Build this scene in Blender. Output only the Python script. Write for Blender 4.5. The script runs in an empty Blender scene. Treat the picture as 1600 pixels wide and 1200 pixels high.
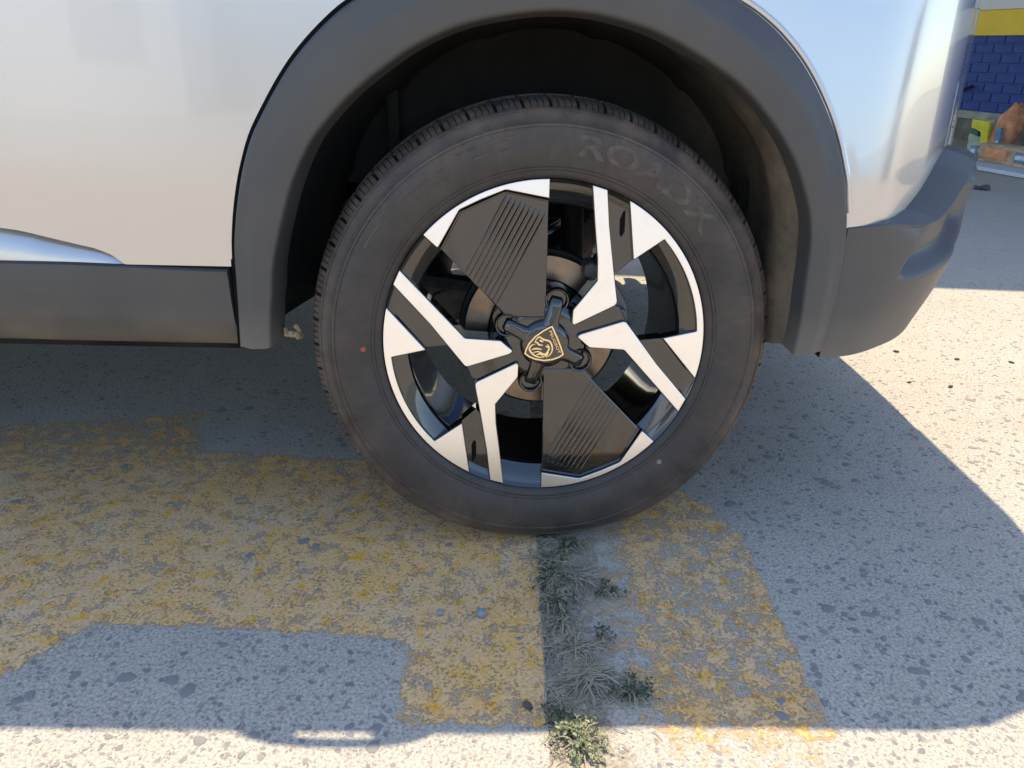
import bpy, bmesh, math, random
from mathutils import Vector, Matrix
from mathutils.geometry import tessellate_polygon

# ------------------------------------------------------------------ scene, camera, sky, sun
scene = bpy.context.scene
COL = scene.collection
rad = math.radians
random.seed(7)

CAM = Vector((-0.0597, -1.0813, 0.7528))
PITCH, YAW, ROLL = 0.41226, 0.01318, 0.02419
fw = Vector((math.sin(YAW)*math.cos(PITCH), math.cos(YAW)*math.cos(PITCH), -math.sin(PITCH)))
rt0 = Vector((math.cos(YAW), -math.sin(YAW), 0)); up0 = rt0.cross(fw)
rt = rt0*math.cos(ROLL) + up0*math.sin(ROLL); up = up0*math.cos(ROLL) - rt0*math.sin(ROLL)
cd = bpy.data.cameras.new('camera'); cam = bpy.data.objects.new('camera', cd); COL.objects.link(cam)
cam.matrix_world = Matrix(((rt.x, up.x, -fw.x, CAM.x), (rt.y, up.y, -fw.y, CAM.y), (rt.z, up.z, -fw.z, CAM.z), (0, 0, 0, 1)))
cd.sensor_width = 36; cd.lens = 36*1200/1600; cd.clip_start = 0.02; cd.clip_end = 2000
scene.camera = cam

SUN_EL = rad(68.0)
w = bpy.data.worlds.new('World'); scene.world = w; w.use_nodes = True
nt = w.node_tree; nt.nodes.clear()
sky = nt.nodes.new('ShaderNodeTexSky'); sky.sky_type = 'NISHITA'; sky.sun_disc = False
sky.sun_elevation = SUN_EL; sky.sun_rotation = 0.0; sky.air_density = 1.0; sky.dust_density = 0.5; sky.ozone_density = 1.0
bg = nt.nodes.new('ShaderNodeBackground'); bg.inputs[1].default_value = 0.15
wo = nt.nodes.new('ShaderNodeOutputWorld')
nt.links.new(sky.outputs[0], bg.inputs[0]); nt.links.new(bg.outputs[0], wo.inputs[0])
sd = bpy.data.lights.new('sun', 'SUN'); sun = bpy.data.objects.new('sun', sd); COL.objects.link(sun)
sd.energy = 2.7; sd.angle = rad(0.53); sd.color = (1.0, 0.865, 0.66)
sun.rotation_euler = Vector((0, -math.cos(SUN_EL), -math.sin(SUN_EL))).to_track_quat('-Z', 'Y').to_euler()
sun.location = (0, 6, 12)
scene.view_settings.view_transform = 'Standard'; scene.view_settings.look = 'None'
scene.view_settings.exposure = 1.42; scene.view_settings.gamma = 1.0
scene.view_settings.use_curve_mapping = False

# ------------------------------------------------------------------ materials
def mat(name):
    m = bpy.data.materials.new(name); m.use_nodes = True
    n = m.node_tree.nodes; return m, n, m.node_tree.links, n['Principled BSDF']
def N(n, t, **k):
    o = n.new('ShaderNode'+t)
    for a, b in k.items():
        if a in o.inputs.keys(): o.inputs[a].default_value = b
        else: setattr(o, a, b)
    return o
def coords(n, l, scale=(1, 1, 1), kind='Object'):
    tc = n.new('ShaderNodeTexCoord'); mp = n.new('ShaderNodeMapping'); mp.inputs['Scale'].default_value = scale
    l.new(tc.outputs[kind], mp.inputs[0]); return mp.outputs[0]
def ramp(n, l, fac, stops):
    r = n.new('ShaderNodeValToRGB'); e = r.color_ramp.elements
    while len(e) < len(stops): e.new(0.5)
    for i, (p, c) in enumerate(stops):
        e[i].position = p; e[i].color = (c[0], c[1], c[2], 1) if not isinstance(c, (int, float)) else (c, c, c, 1)
    l.new(fac, r.inputs[0]); return r.outputs[0]
def noise(n, l, vec, scale, detail=4, rough=.55, dist=0.0):
    t = N(n, 'TexNoise', Scale=scale, Detail=detail, Roughness=rough, Distortion=dist); l.new(vec, t.inputs['Vector']); return t.outputs['Fac']
def mixc(n, l, fac, a, b, mode='MIX'):
    m = n.new('ShaderNodeMix'); m.data_type = 'RGBA'; m.blend_type = mode
    for s, v in ((m.inputs[0], fac), (m.inputs[6], a), (m.inputs[7], b)):
        if hasattr(v, 'is_output'): l.new(v, s)
        elif isinstance(v, (int, float)): s.default_value = v
        else: s.default_value = (*v, 1)
    return m.outputs[2]
def mth(n, l, op, a, b=0.0, clamp=False):
    m = n.new('ShaderNodeMath'); m.operation = op; m.use_clamp = clamp
    for s, v in ((m.inputs[0], a), (m.inputs[1], b)):
        if hasattr(v, 'is_output'): l.new(v, s)
        else: s.default_value = v
    return m.outputs[0]
def bump(n, l, h, bsdf, strength=.3, dist=.002):
    b = N(n, 'Bump', Strength=strength, Distance=dist); l.new(h, b.inputs['Height']); l.new(b.outputs[0], bsdf.inputs['Normal'])
def setp(b, col=None, rough=None, metal=None, spec=None, coat=None, coatr=None):
    if col is not None: b.inputs['Base Color'].default_value = (*col, 1)
    if rough is not None: b.inputs['Roughness'].default_value = rough
    if metal is not None: b.inputs['Metallic'].default_value = metal
    if spec is not None: b.inputs['Specular IOR Level'].default_value = spec
    if coat is not None: b.inputs['Coat Weight'].default_value = coat
    if coatr is not None: b.inputs['Coat Roughness'].default_value = coatr
def simple(name, col, rough=.5, metal=0, spec=.5, coat=0, var=.0, vscale=20, bmp=0, bscale=200, bdist=.001):
    m, n, l, b = mat(name); setp(b, col, rough, metal, spec, coat, .05)
    v = coords(n, l)
    if var:
        f = noise(n, l, v, vscale, 5, .6)
        c = ramp(n, l, f, [(.3, tuple(x*(1-var) for x in col)), (.7, tuple(min(1, x*(1+var)) for x in col))])
        l.new(c, b.inputs['Base Color'])
    if bmp: bump(n, l, noise(n, l, v, bscale, 3), b, bmp, bdist)
    return m

def make_concrete():
    m, n, l, b = mat('concrete'); setp(b, (.33, .32, .31), .9, spec=.25)
    v = coords(n, l)
    big = noise(n, l, v, 1.7, 8, .66); mid = noise(n, l, v, 14, 6, .65); fine = noise(n, l, v, 220, 4, .7)
    c1 = ramp(n, l, big, [(.3, (.29, .25, .20)), (.5, (.44, .38, .305)), (.7, (.54, .47, .385))])
    c2 = mixc(n, l, .55, c1, ramp(n, l, mid, [(.3, (.34, .30, .245)), (.72, (.57, .495, .40))]))
    c3 = mixc(n, l, .62, c2, ramp(n, l, fine, [(.34, (.10, .095, .09)), (.5, (.42, .37, .30)), (.7, (.69, .61, .50))]))
    vo = N(n, 'TexVoronoi', Scale=170.0, Randomness=1.0); l.new(v, vo.inputs['Vector'])
    sp = ramp(n, l, vo.outputs['Distance'], [(.10, 1.0), (.30, 0.0)])
    pick = N(n, 'TexWhiteNoise'); pick.noise_dimensions = '3D'; l.new(vo.outputs['Position'], pick.inputs['Vector'])
    pk = mth(n, l, 'GREATER_THAN', pick.outputs['Value'], .62)
    spk = mth(n, l, 'MULTIPLY', sp, pk)
    c4 = mixc(n, l, mth(n, l, 'MULTIPLY', spk, .75), c3, (.19, .175, .155))
    vo2 = N(n, 'TexVoronoi', Scale=75.0, Randomness=1.0); l.new(v, vo2.inputs['Vector'])
    sp2 = ramp(n, l, vo2.outputs['Distance'], [(.16, 1.0), (.34, 0.0)])
    pick2 = N(n, 'TexWhiteNoise'); l.new(vo2.outputs['Position'], pick2.inputs['Vector'])
    spk2 = mth(n, l, 'MULTIPLY', sp2, mth(n, l, 'GREATER_THAN', pick2.outputs['Value'], .7))
    c5 = mixc(n, l, mth(n, l, 'MULTIPLY', spk2, .6), c4, mixc(n, l, pick2.outputs['Value'], (.2, .19, .19), (.13, .14, .15)))
    l.new(c5, b.inputs['Base Color'])
    h = mth(n, l, 'ADD', mth(n, l, 'MULTIPLY', fine, .6), mth(n, l, 'MULTIPLY', spk, -.5))
    h = mth(n, l, 'ADD', h, mth(n, l, 'MULTIPLY', mid, .8))
    bump(n, l, h, b, .7, .0026)
    return m
M = {}
M['concrete'] = make_concrete()
M['dirt'] = simple('dirt', (.32, .275, .205), .95, spec=.1, var=.45, vscale=60, bmp=.8, bscale=150, bdist=.004)

def make_stone():
    m, n, l, b = mat('aggregate_stone'); setp(b, rough=.75, spec=.3)
    oi = n.new('ShaderNodeObjectInfo'); v = coords(n, l)
    g = N(n, 'TexNoise', Scale=35.0, Detail=0.0); l.new(v, g.inputs['Vector'])
    f = mth(n, l, 'FRACT', mth(n, l, 'ADD', oi.outputs['Random'], mth(n, l, 'MULTIPLY', g.outputs['Fac'], 3.0)))
    c = ramp(n, l, f, [(0, (.185, .178, .17)), (.4, (.225, .215, .20)), (.7, (.26, .245, .225)), (.9, (.27, .21, .18)), (1, (.34, .32, .29))])
    l.new(c, b.inputs['Base Color']); bump(n, l, noise(n, l, v, 300, 3), b, .3, .001)
    return m
M['stone'] = make_stone()

def make_paint():
    m, n, l, b = mat('worn_yellow_paint'); setp(b, rough=.8, spec=.25)
    v = coords(n, l)
    a = noise(n, l, v, 34, 9, .74, .5); f = noise(n, l, v, 210, 6, .75); g = noise(n, l, v, 5, 3, .5)
    o = noise(n, l, v, 40, 6, .62, .3); o2 = noise(n, l, v, 13, 4, .6)
    tan = ramp(n, l, f, [(.3, (.40, .195, .06)), (.48, (.78, .42, .125)), (.7, (.86, .54, .24))])
    gry = ramp(n, l, f, [(.3, (.36, .25, .16)), (.5, (.64, .46, .30)), (.7, (.80, .61, .43))])
    dust = mixc(n, l, ramp(n, l, mth(n, l, 'ADD', mth(n, l, 'MULTIPLY', g, .5), mth(n, l, 'MULTIPLY', o2, .5)), [(.38, .08), (.62, .75)]), tan, gry)
    c = mixc(n, l, ramp(n, l, o, [(.52, 0.0), (.68, .95)]), dust, ramp(n, l, f, [(.3, (.58, .25, .02)), (.65, (.86, .43, .045))]))
    l.new(c, b.inputs['Base Color'])
    at = n.new('ShaderNodeVertexColor'); at.layer_name = 'wear'
    sep = n.new('ShaderNodeSeparateColor'); l.new(at.outputs['Color'], sep.inputs[0])
    mask = mth(n, l, 'ADD', mth(n, l, 'MULTIPLY', a, .62), mth(n, l, 'MULTIPLY', f, .38))
    k = mth(n, l, 'SUBTRACT', mth(n, l, 'ADD', mask, sep.outputs[0]), .60)
    al = mth(n, l, 'MULTIPLY', k, 11.0, True)
    bump(n, l, mth(n, l, 'ADD', f, al), b, .5, .0015)
    tr = n.new('ShaderNodeBsdfTransparent'); mx = n.new('ShaderNodeMixShader')
    l.new(al, mx.inputs[0]); l.new(tr.outputs[0], mx.inputs[1]); l.new(b.outputs[0], mx.inputs[2])
    l.new(mx.outputs[0], n['Material Output'].inputs[0])
    return m
M['paint'] = make_paint()

def make_dust_sheet():
    m, n, l, b = mat('loose_dirt'); setp(b, (.25, .225, .18), .95, spec=.1)
    v = coords(n, l); f = noise(n, l, v, 160, 5, .75); a = noise(n, l, v, 16, 6, .7, .4)
    l.new(ramp(n, l, f, [(.3, (.22, .18, .12)), (.55, (.43, .355, .25)), (.75, (.56, .47, .34))]), b.inputs['Base Color'])
    at = n.new('ShaderNodeVertexColor'); at.layer_name = 'wear'
    sep = n.new('ShaderNodeSeparateColor'); l.new(at.outputs['Color'], sep.inputs[0])
    k = mth(n, l, 'SUBTRACT', mth(n, l, 'ADD', mth(n, l, 'ADD', mth(n, l, 'MULTIPLY', a, .7), mth(n, l, 'MULTIPLY', f, .3)), sep.outputs[0]), .62)
    al = mth(n, l, 'MULTIPLY', k, 6.0, True)
    bump(n, l, f, b, .8, .003)
    tr = n.new('ShaderNodeBsdfTransparent'); mx = n.new('ShaderNodeMixShader')
    l.new(al, mx.inputs[0]); l.new(tr.outputs[0], mx.inputs[1]); l.new(b.outputs[0], mx.inputs[2])
    l.new(mx.outputs[0], n['Material Output'].inputs[0]); return m
M['dust'] = make_dust_sheet()

def make_car_paint():
    m, n, l, b = mat('silver_paint'); setp(b, (.66, .655, .645), .24, .82, .5, 1.0, .03)
    setp(b, (.53, .52, .50), .28, .78)
    return m
M['silver'] = make_car_paint()

def make_plastic():
    m, n, l, b = mat('grey_plastic'); setp(b, (.045, .044, .042), .42, spec=.55)
    v = coords(n, l); f = noise(n, l, v, 7, 5, .6); g = noise(n, l, v, 700, 2)
    sx = n.new('ShaderNodeSeparateXYZ'); l.new(v, sx.inputs[0])
    low = ramp(n, l, sx.outputs['Z'], [(.33, .75), (.41, 0.0)])       # splash-up road dust near the bottom edge
    du = mth(n, l, 'ADD', mth(n, l, 'MULTIPLY', low, ramp(n, l, f, [(.25, .2), (.7, 1.0)])), ramp(n, l, f, [(.35, .03), (.75, .16)]), True)
    c = mixc(n, l, du, (.047, .048, .049), (.20, .165, .12)); l.new(c, b.inputs['Base Color'])
    l.new(mth(n, l, 'ADD', mth(n, l, 'MULTIPLY', du, .4), .40), b.inputs['Roughness'])
    bump(n, l, g, b, .10, .0006); return m
M['plastic'] = make_plastic()

def make_liner():
    m, n, l, b = mat('arch_liner'); setp(b, (.018, .018, .018), .8, spec=.3)
    v = coords(n, l); f = noise(n, l, v, 9, 6, .65); g = noise(n, l, v, 60, 4, .7)
    sx = n.new('ShaderNodeSeparateXYZ'); l.new(v, sx.inputs[0])
    side = ramp(n, l, mth(n, l, 'ADD', sx.outputs['X'], .5), [(.70, .0), (.88, .8)])    # mud thrown on the rear half
    d = mth(n, l, 'MULTIPLY', side, ramp(n, l, f, [(.3, .35), (.65, 1.0)]))
    d = mth(n, l, 'ADD', d, ramp(n, l, f, [(.4, .0), (.8, .07)]), True)
    l.new(mixc(n, l, d, (.011, .012, .011), mixc(n, l, g, (.13, .10, .065), (.34, .26, .17))), b.inputs['Base Color'])
    bump(n, l, g, b, .4, .004); return m
M['liner'] = make_liner()

def make_rubber():
    m, n, l, b = mat('tyre_rubber'); setp(b, (.02, .02, .02), .62, spec=.45)
    v = coords(n, l); sx = n.new('ShaderNodeSeparateXYZ'); l.new(v, sx.inputs[0])
    r = mth(n, l, 'SQRT', mth(n, l, 'ADD', mth(n, l, 'MULTIPLY', sx.outputs['X'], sx.outputs['X']), mth(n, l, 'MULTIPLY', sx.outputs['Z'], sx.outputs['Z'])))
    f = noise(n, l, v, 11, 6, .65); g = noise(n, l, v, 90, 5, .75); big = noise(n, l, v, 3.2, 2, .5)
    band = ramp(n, l, mth(n, l, 'MULTIPLY', r, 2.0), [(.50, .32), (.58, .45), (.63, .75), (.66, .95), (.685, .9), (.705, .95)])
    d = mth(n, l, 'MULTIPLY', band, ramp(n, l, f, [(.32, .25), (.66, 1.0)]))
    d = mth(n, l, 'MULTIPLY', d, ramp(n, l, big, [(.3, .65), (.6, 1.0)]))
    d = mth(n, l, 'MULTIPLY', d, ramp(n, l, g, [(.25, .55), (.6, 1.0)]), True)
    l.new(mixc(n, l, d, (.013, .0135, .014), (.17, .122, .085)), b.inputs['Base Color'])
    l.new(mth(n, l, 'ADD', mth(n, l, 'MULTIPLY', d, .45), .42), b.inputs['Roughness'])
    bump(n, l, mth(n, l, 'ADD', g, mth(n, l, 'MULTIPLY', noise(n, l, v, 500, 3), .4)), b, .28, .0015); return m
M['rubber'] = make_rubber()

def make_alu():
    m, n, l, b = mat('machined_aluminium'); setp(b, (.90, .885, .86), .30, 1.0, .5, .25, .05)
    v = coords(n, l); sx = n.new('ShaderNodeSeparateXYZ'); l.new(v, sx.inputs[0])
    r = mth(n, l, 'SQRT', mth(n, l, 'ADD', mth(n, l, 'MULTIPLY', sx.outputs['X'], sx.outputs['X']), mth(n, l, 'MULTIPLY', sx.outputs['Z'], sx.outputs['Z'])))
    t = N(n, 'TexNoise', Scale=1400.0, Detail=2.0); t.noise_dimensions = '1D'; l.new(r, t.inputs['W'])
    d = noise(n, l, v, 30, 6, .7)
    l.new(mixc(n, l, ramp(n, l, d, [(.5, 0.0), (.8, .22)]), (.90, .885, .86), (.68, .62, .55)), b.inputs['Base Color'])
    l.new(ramp(n, l, t.outputs['Fac'], [(.3, .285), (.7, .315)]), b.inputs['Roughness']); return m
M['alu'] = make_alu()
M['gloss'] = simple('gloss_black', (.007, .0062, .005), .06, 0, .6, 1.0, var=.3, vscale=40)
M['matt_black'] = simple('matt_black', (.012, .012, .012), .7, 0, .3, var=.4, vscale=30)
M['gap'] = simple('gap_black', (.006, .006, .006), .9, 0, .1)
M['gold'] = simple('pale_gold', (.95, .73, .40), .30, 1.0, .5, .2)
M['disc'] = simple('brake_disc', (.24, .185, .135), .32, .9, .5, var=.35, vscale=18)
M['iron'] = simple('cast_iron', (.16, .15, .14), .6, .6, .4, var=.4, vscale=25, bmp=.4, bscale=160)
M['under'] = simple('underbody', (.02, .02, .02), .85, 0, .2, var=.5, vscale=10)
M['glass'] = simple('tinted_glass', (.01, .012, .013), .04, 0, .6, 1.0)
M['red_lens'] = simple('red_lens', (.25, .008, .01), .12, 0, .5, 1.0)
M['dot_red'] = simple('dot_red', (.35, .07, .04), .7, var=.3, vscale=200)
M['dot_tan'] = simple('dot_tan', (.22, .17, .13), .8, var=.3, vscale=200)
M['mudclip'] = simple('muddy_clip', (.4, .3, .18), .9, var=.4, vscale=90, bmp=.6)

# ------------------------------------------------------------------ geometry helpers
def link(o, parent=None, inv=None):
    COL.objects.link(o)
    if parent is not None:
        o.parent = parent
        if inv is not None: o.matrix_parent_inverse = inv
    return o
def from_data(name, V, F, m, parent=None, inv=None, smooth=False, bevel=0, segs=2, sharp=None):
    me = bpy.data.meshes.new(name); me.from_pydata([tuple(v) for v in V], [], F); me.validate(); me.update()
    me.materials.append(m)
    o = bpy.data.objects.new(name, me); link(o, parent, inv)
    bm = bmesh.new(); bm.from_mesh(me); bmesh.ops.recalc_face_normals(bm, faces=bm.faces)
    if smooth:
        for f in bm.faces: f.smooth = True
        for e in bm.edges:
            if len(e.link_faces) == 2 and e.calc_face_angle(0) > rad(sharp or 40): e.smooth = False
    bm.to_mesh(me); bm.free()
    if bevel:
        b = o.modifiers.new('bevel', 'BEVEL'); b.width = bevel; b.segments = segs; b.limit_method = 'ANGLE'; b.angle_limit = rad(35)
        b.harden_normals = False
    return o
class MB:
    def __init__(s): s.V = []; s.F = []
    def add(s, V, F):
        k = len(s.V); s.V += [tuple(v) for v in V]; s.F += [tuple(i+k for i in f) for f in F]; return s
    def box(s, a, b, Mx=None):
        P = [Vector((x, y, z)) for x in (a[0], b[0]) for y in (a[1], b[1]) for z in (a[2], b[2])]
        if Mx: P = [Mx @ p for p in P]
        return s.add(P, [(0, 1, 3, 2), (4, 6, 7, 5), (0, 4, 5, 1), (2, 3, 7, 6), (0, 2, 6, 4), (1, 5, 7, 3)])
    def tube(s, pts, r, n=8, cap=True):
        pts = [Vector(p) for p in pts]; rr = r if isinstance(r, (list, tuple)) else [r]*len(pts)
        V = []; F = []; ref = Vector((0.13, 0.21, 0.97))
        for i, p in enumerate(pts):
            t = (pts[min(i+1, len(pts)-1)]-pts[max(i-1, 0)]).normalized()
            a = t.cross(ref)
            if a.length < 1e-3: a = t.cross(Vector((1, 0, 0)))
            a.normalize(); b = t.cross(a)
            for k in range(n):
                q = 2*math.pi*k/n; V.append(p+(a*math.cos(q)+b*math.sin(q))*rr[i])
        for i in range(len(pts)-1):
            for k in range(n): F.append((i*n+k, i*n+(k+1) % n, (i+1)*n+(k+1) % n, (i+1)*n+k))
        if cap: F.append(tuple(range(n))); F.append(tuple((len(pts)-1)*n+k for k in range(n)))
        return s.add(V, F)
    def prism(s, pts, y0, y1, Mx=None):   # outline in (x, z), extruded along y
        n = len(pts); V = [Vector((p[0], y0, p[1])) for p in pts]+[Vector((p[0], y1, p[1])) for p in pts]
        if Mx: V = [Mx @ v for v in V]
        F = [tuple(range(n)), tuple(range(2*n-1, n-1, -1))]+[(i, (i+1) % n, n+(i+1) % n, n+i) for i in range(n)]
        return s.add(V, F)
    def lathe(s, prof, n=96, a0=0, a1=2*math.pi):   # prof of (r, y); axis y
        full = abs(a1-a0-2*math.pi) < 1e-6; m = n if full else n+1; k = len(prof); V = []; F = []
        for i in range(m):
            a = a0+(a1-a0)*i/n
            for r, y in prof: V.append((r*math.cos(a), y, r*math.sin(a)))
        for i in range(n):
            j = (i+1) % m
            for t in range(k-1): F.append((i*k+t, j*k+t, j*k+t+1, i*k+t+1))
        return s.add(V, F)
    def ball(s, c, r, n=8, m=5, sq=(1, 1, 1), jit=0, rng=random):
        V = []; F = []
        for i in range(1, m):
            th = math.pi*i/m
            for k in range(n):
                ph = 2*math.pi*k/n; q = 1+rng.uniform(-jit, jit)
                V.append((c[0]+r*sq[0]*q*math.sin(th)*math.cos(ph), c[1]+r*sq[1]*q*math.sin(th)*math.sin(ph), c[2]+r*sq[2]*q*math.cos(th)))
        t = len(V); V += [(c[0], c[1], c[2]+r*sq[2]), (c[0], c[1], c[2]-r*sq[2])]
        for i in range(m-2):
            for k in range(n): F.append((i*n+k, i*n+(k+1) % n, (i+1)*n+(k+1) % n, (i+1)*n+k))
        for k in range(n): F.append((t, (k+1) % n, k)); F.append((t+1, (m-2)*n+k, (m-2)*n+(k+1) % n))
        return s.add(V, F)
    def build(s, name, m, parent=None, inv=None, **k): return from_data(name, s.V, s.F, m, parent, inv, **k)
def grid(rows):   # rows: list of lists of points
    k = len(rows[0]); V = [p for r in rows for p in r]
    return V, [(i*k+j, i*k+j+1, (i+1)*k+j+1, (i+1)*k+j) for i in range(len(rows)-1) for j in range(k-1)]
def offset_poly(P, d):
    n = len(P); A = sum(P[i][0]*P[(i+1) % n][1]-P[(i+1) % n][0]*P[i][1] for i in range(n)); s = 1 if A > 0 else -1
    out = []
    for i in range(n):
        p0, p1, p2 = Vector(P[i-1]), Vector(P[i]), Vector(P[(i+1) % n])
        e1 = (p1-p0).normalized(); e2 = (p2-p1).normalized()
        n1 = Vector((e1.y, -e1.x))*s; n2 = Vector((e2.y, -e2.x))*s
        b = n1+n2
        if b.length < 1e-6: b = n1
        b.normalize(); c = max(.45, b.dot(n1)); q = p1+b*(d/c); out.append((q.x, q.y))
    return out
def rot180(P): return [(-x, -y) for x, y in P]
def mm(P): return [(x/1000, y/1000) for x, y in P]
def lerp(a, b, t): return a+(b-a)*t
def sstep(a, b, x):
    t = min(1, max(0, (x-a)/(b-a))); return t*t*(3-2*t)
def interp(P, x):
    if x <= P[0][0]: return P[0][1]
    for (a, b), (c, d) in zip(P, P[1:]):
        if x <= c: return b+(d-b)*(x-a)/(c-a)
    return P[-1][1]
def spline(P, n):     # Catmull-Rom through points, n samples per span
    out = []
    for i in range(len(P)-1):
        p0 = Vector(P[max(i-1, 0)]); p1 = Vector(P[i]); p2 = Vector(P[i+1]); p3 = Vector(P[min(i+2, len(P)-1)])
        for k in range(n):
            t = k/n; out.append(.5*((2*p1)+(p2-p0)*t+(2*p0-5*p1+4*p2-p3)*t*t+(3*p1-p0-3*p2+p3)*t**3))
    out.append(Vector(P[-1])); return out
def resample(P, n):
    P = [Vector(p) for p in P]; L = [0]
    for a, b in zip(P, P[1:]): L.append(L[-1]+(b-a).length)
    out = []; j = 0
    for i in range(n):
        s = L[-1]*i/(n-1)
        while j < len(P)-2 and L[j+1] < s: j += 1
        t = (s-L[j])/max(1e-9, L[j+1]-L[j]); out.append(P[j].lerp(P[j+1], min(1, t)))
    return out
def tag(o, label=None, cat=None, group=None, kind=None):
    for k, v in (('label', label), ('category', cat), ('group', group), ('kind', kind)):
        if v: o[k] = v
    return o
def empty(name, loc=(0, 0, 0)):
    o = bpy.data.objects.new(name, None); COL.objects.link(o); o.location = loc; o.empty_display_size = .1; return o

# ------------------------------------------------------------------ ground
ground = from_data('ground', [(-600, -600, -.03), (600, -600, -.03), (600, 600, -.03), (-600, 600, -.03)], [(0, 1, 2, 3)], M['dirt'])
tag(ground, kind='structure')
pavement = tag(empty('pavement'), kind='structure')
joint_dirt = from_data('joint_dirt', [(-40, -40, -.0025), (40, -40, -.0025), (40, 40, -.0025), (-40, 40, -.0025)], [(0, 1, 2, 3)], M['dirt'], pavement)
def slab(x0, x1, y0, y1):
    mb = MB(); mb.box((x0, y0, -.1), (x1, y1, 0.0))
    return mb.build('concrete_slab', M['concrete'], pavement, bevel=.0006, segs=1)
slabs = {}
G = .0003
xl = [-150, -3.9, .004]; yl = [-150, -3.3, 3.62, 150]
for i in range(2):
    for j in range(3):
        slabs['l', i, j] = slab(xl[i]+G, xl[i+1]-(G if i == 0 else 0), yl[j]+G, yl[j+1]-G)
xr = [.036, 4.3, 150]; yr = [-150, -3.1, .70, 3.66, 150]
for i in range(2):
    for j in range(4):
        slabs['r', i, j] = slab(xr[i]+(G if i else 0), xr[i+1]-G, yr[j]+G, yr[j+1]-G)

# exposed aggregate: the 300 largest as single stones, the finer ones joined
def stone_mesh(rng, r, ax, ang, h):
    n = 8; V = []; ca, sa = math.cos(ang), math.sin(ang)
    rr = [1+rng.uniform(-.2, .2) for _ in range(n)]
    for lev, (q, z) in enumerate(((1.0, -.0012), (.86, h*.75), (.5, h))):
        for k in range(n):
            a = 2*math.pi*k/n; x = r*q*rr[k]*math.cos(a); y = r*ax*q*rr[k]*math.sin(a)
            V.append((x*ca-y*sa, x*sa+y*ca, z))
    F = [(i*n+k, i*n+(k+1) % n, (i+1)*n+(k+1) % n, (i+1)*n+k) for i in range(2) for k in range(n)]+[tuple(16+k for k in range(n))]
    return V, F
def painted(x, y):
    if .04 < x < .36 and -.6 < y < .12: return True
    if -1.6 < x < .0 and -.5 < y < .30:
        if -.64-.4*max(0, -.23-y) < x < -.19 and y < -.245: return False
        return True
    return -1.6 < x < -.66 and y < .46
rng = random.Random(11)
stone_meshes = []
for i in range(14):
    V, F = stone_mesh(rng, 1.0, rng.uniform(.5, .95), 0, .09)
    me = bpy.data.meshes.new('aggregate_stone'); me.from_pydata(V, [], F); me.materials.append(M['stone'])
    for p in me.polygons: p.use_smooth = True
    stone_meshes.append(me)
def slab_of(x, y):
    if x < .004: return slabs['l', 1, 1]
    return slabs['r', 0, 2 if y > .7 else 1]
cnt = 0; small = {}
while cnt < 300:
    x = rng.uniform(-.95, 1.35); y = rng.uniform(-.5, .65)
    if -.03 < x < .09: continue
    if painted(x, y) and rng.random() > .10: continue
    o = bpy.data.objects.new('aggregate_stone', rng.choice(stone_meshes)); link(o, slab_of(x, y))
    r = rng.choice([.0055, .006, .0065, .007, .008, .009, .011, .013]); o.location = (x, y, rng.uniform(-.0002, .0001)); o.scale = (r, r, .012)
    o.rotation_euler = (0, 0, rng.uniform(0, 6.28)); cnt += 1
for i in range(15000):
    y = -.55+2.2*rng.random()**1.5; x = rng.uniform(-1.3, 1.9)
    if -.02 < x < .055: continue
    if painted(x, y) and rng.random() > .22: continue
    mb = small.setdefault(slab_of(x, y).name, MB())
    V, F = stone_mesh(rng, rng.choice([.0014, .0018, .0022, .0026, .003, .0034, .004, .0048, .0055, .0065]), rng.uniform(.4, .95), rng.uniform(0, 6.28), .0004)
    hz = rng.uniform(.0002, .00055); V = [(a+x, b+y, c) for a, b, c in V[:8]]+[(a*.9+x, b*.9+y, hz) for a, b, c in V[:8]]
    mb.add(V, [(k, (k+1) % 8, 8+(k+1) % 8, 8+k) for k in range(8)]+[tuple(range(8, 16))])
for nm, mb in small.items():
    tag(mb.build('fine_aggregate', M['stone'], bpy.data.objects[nm]), kind='stuff')

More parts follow.
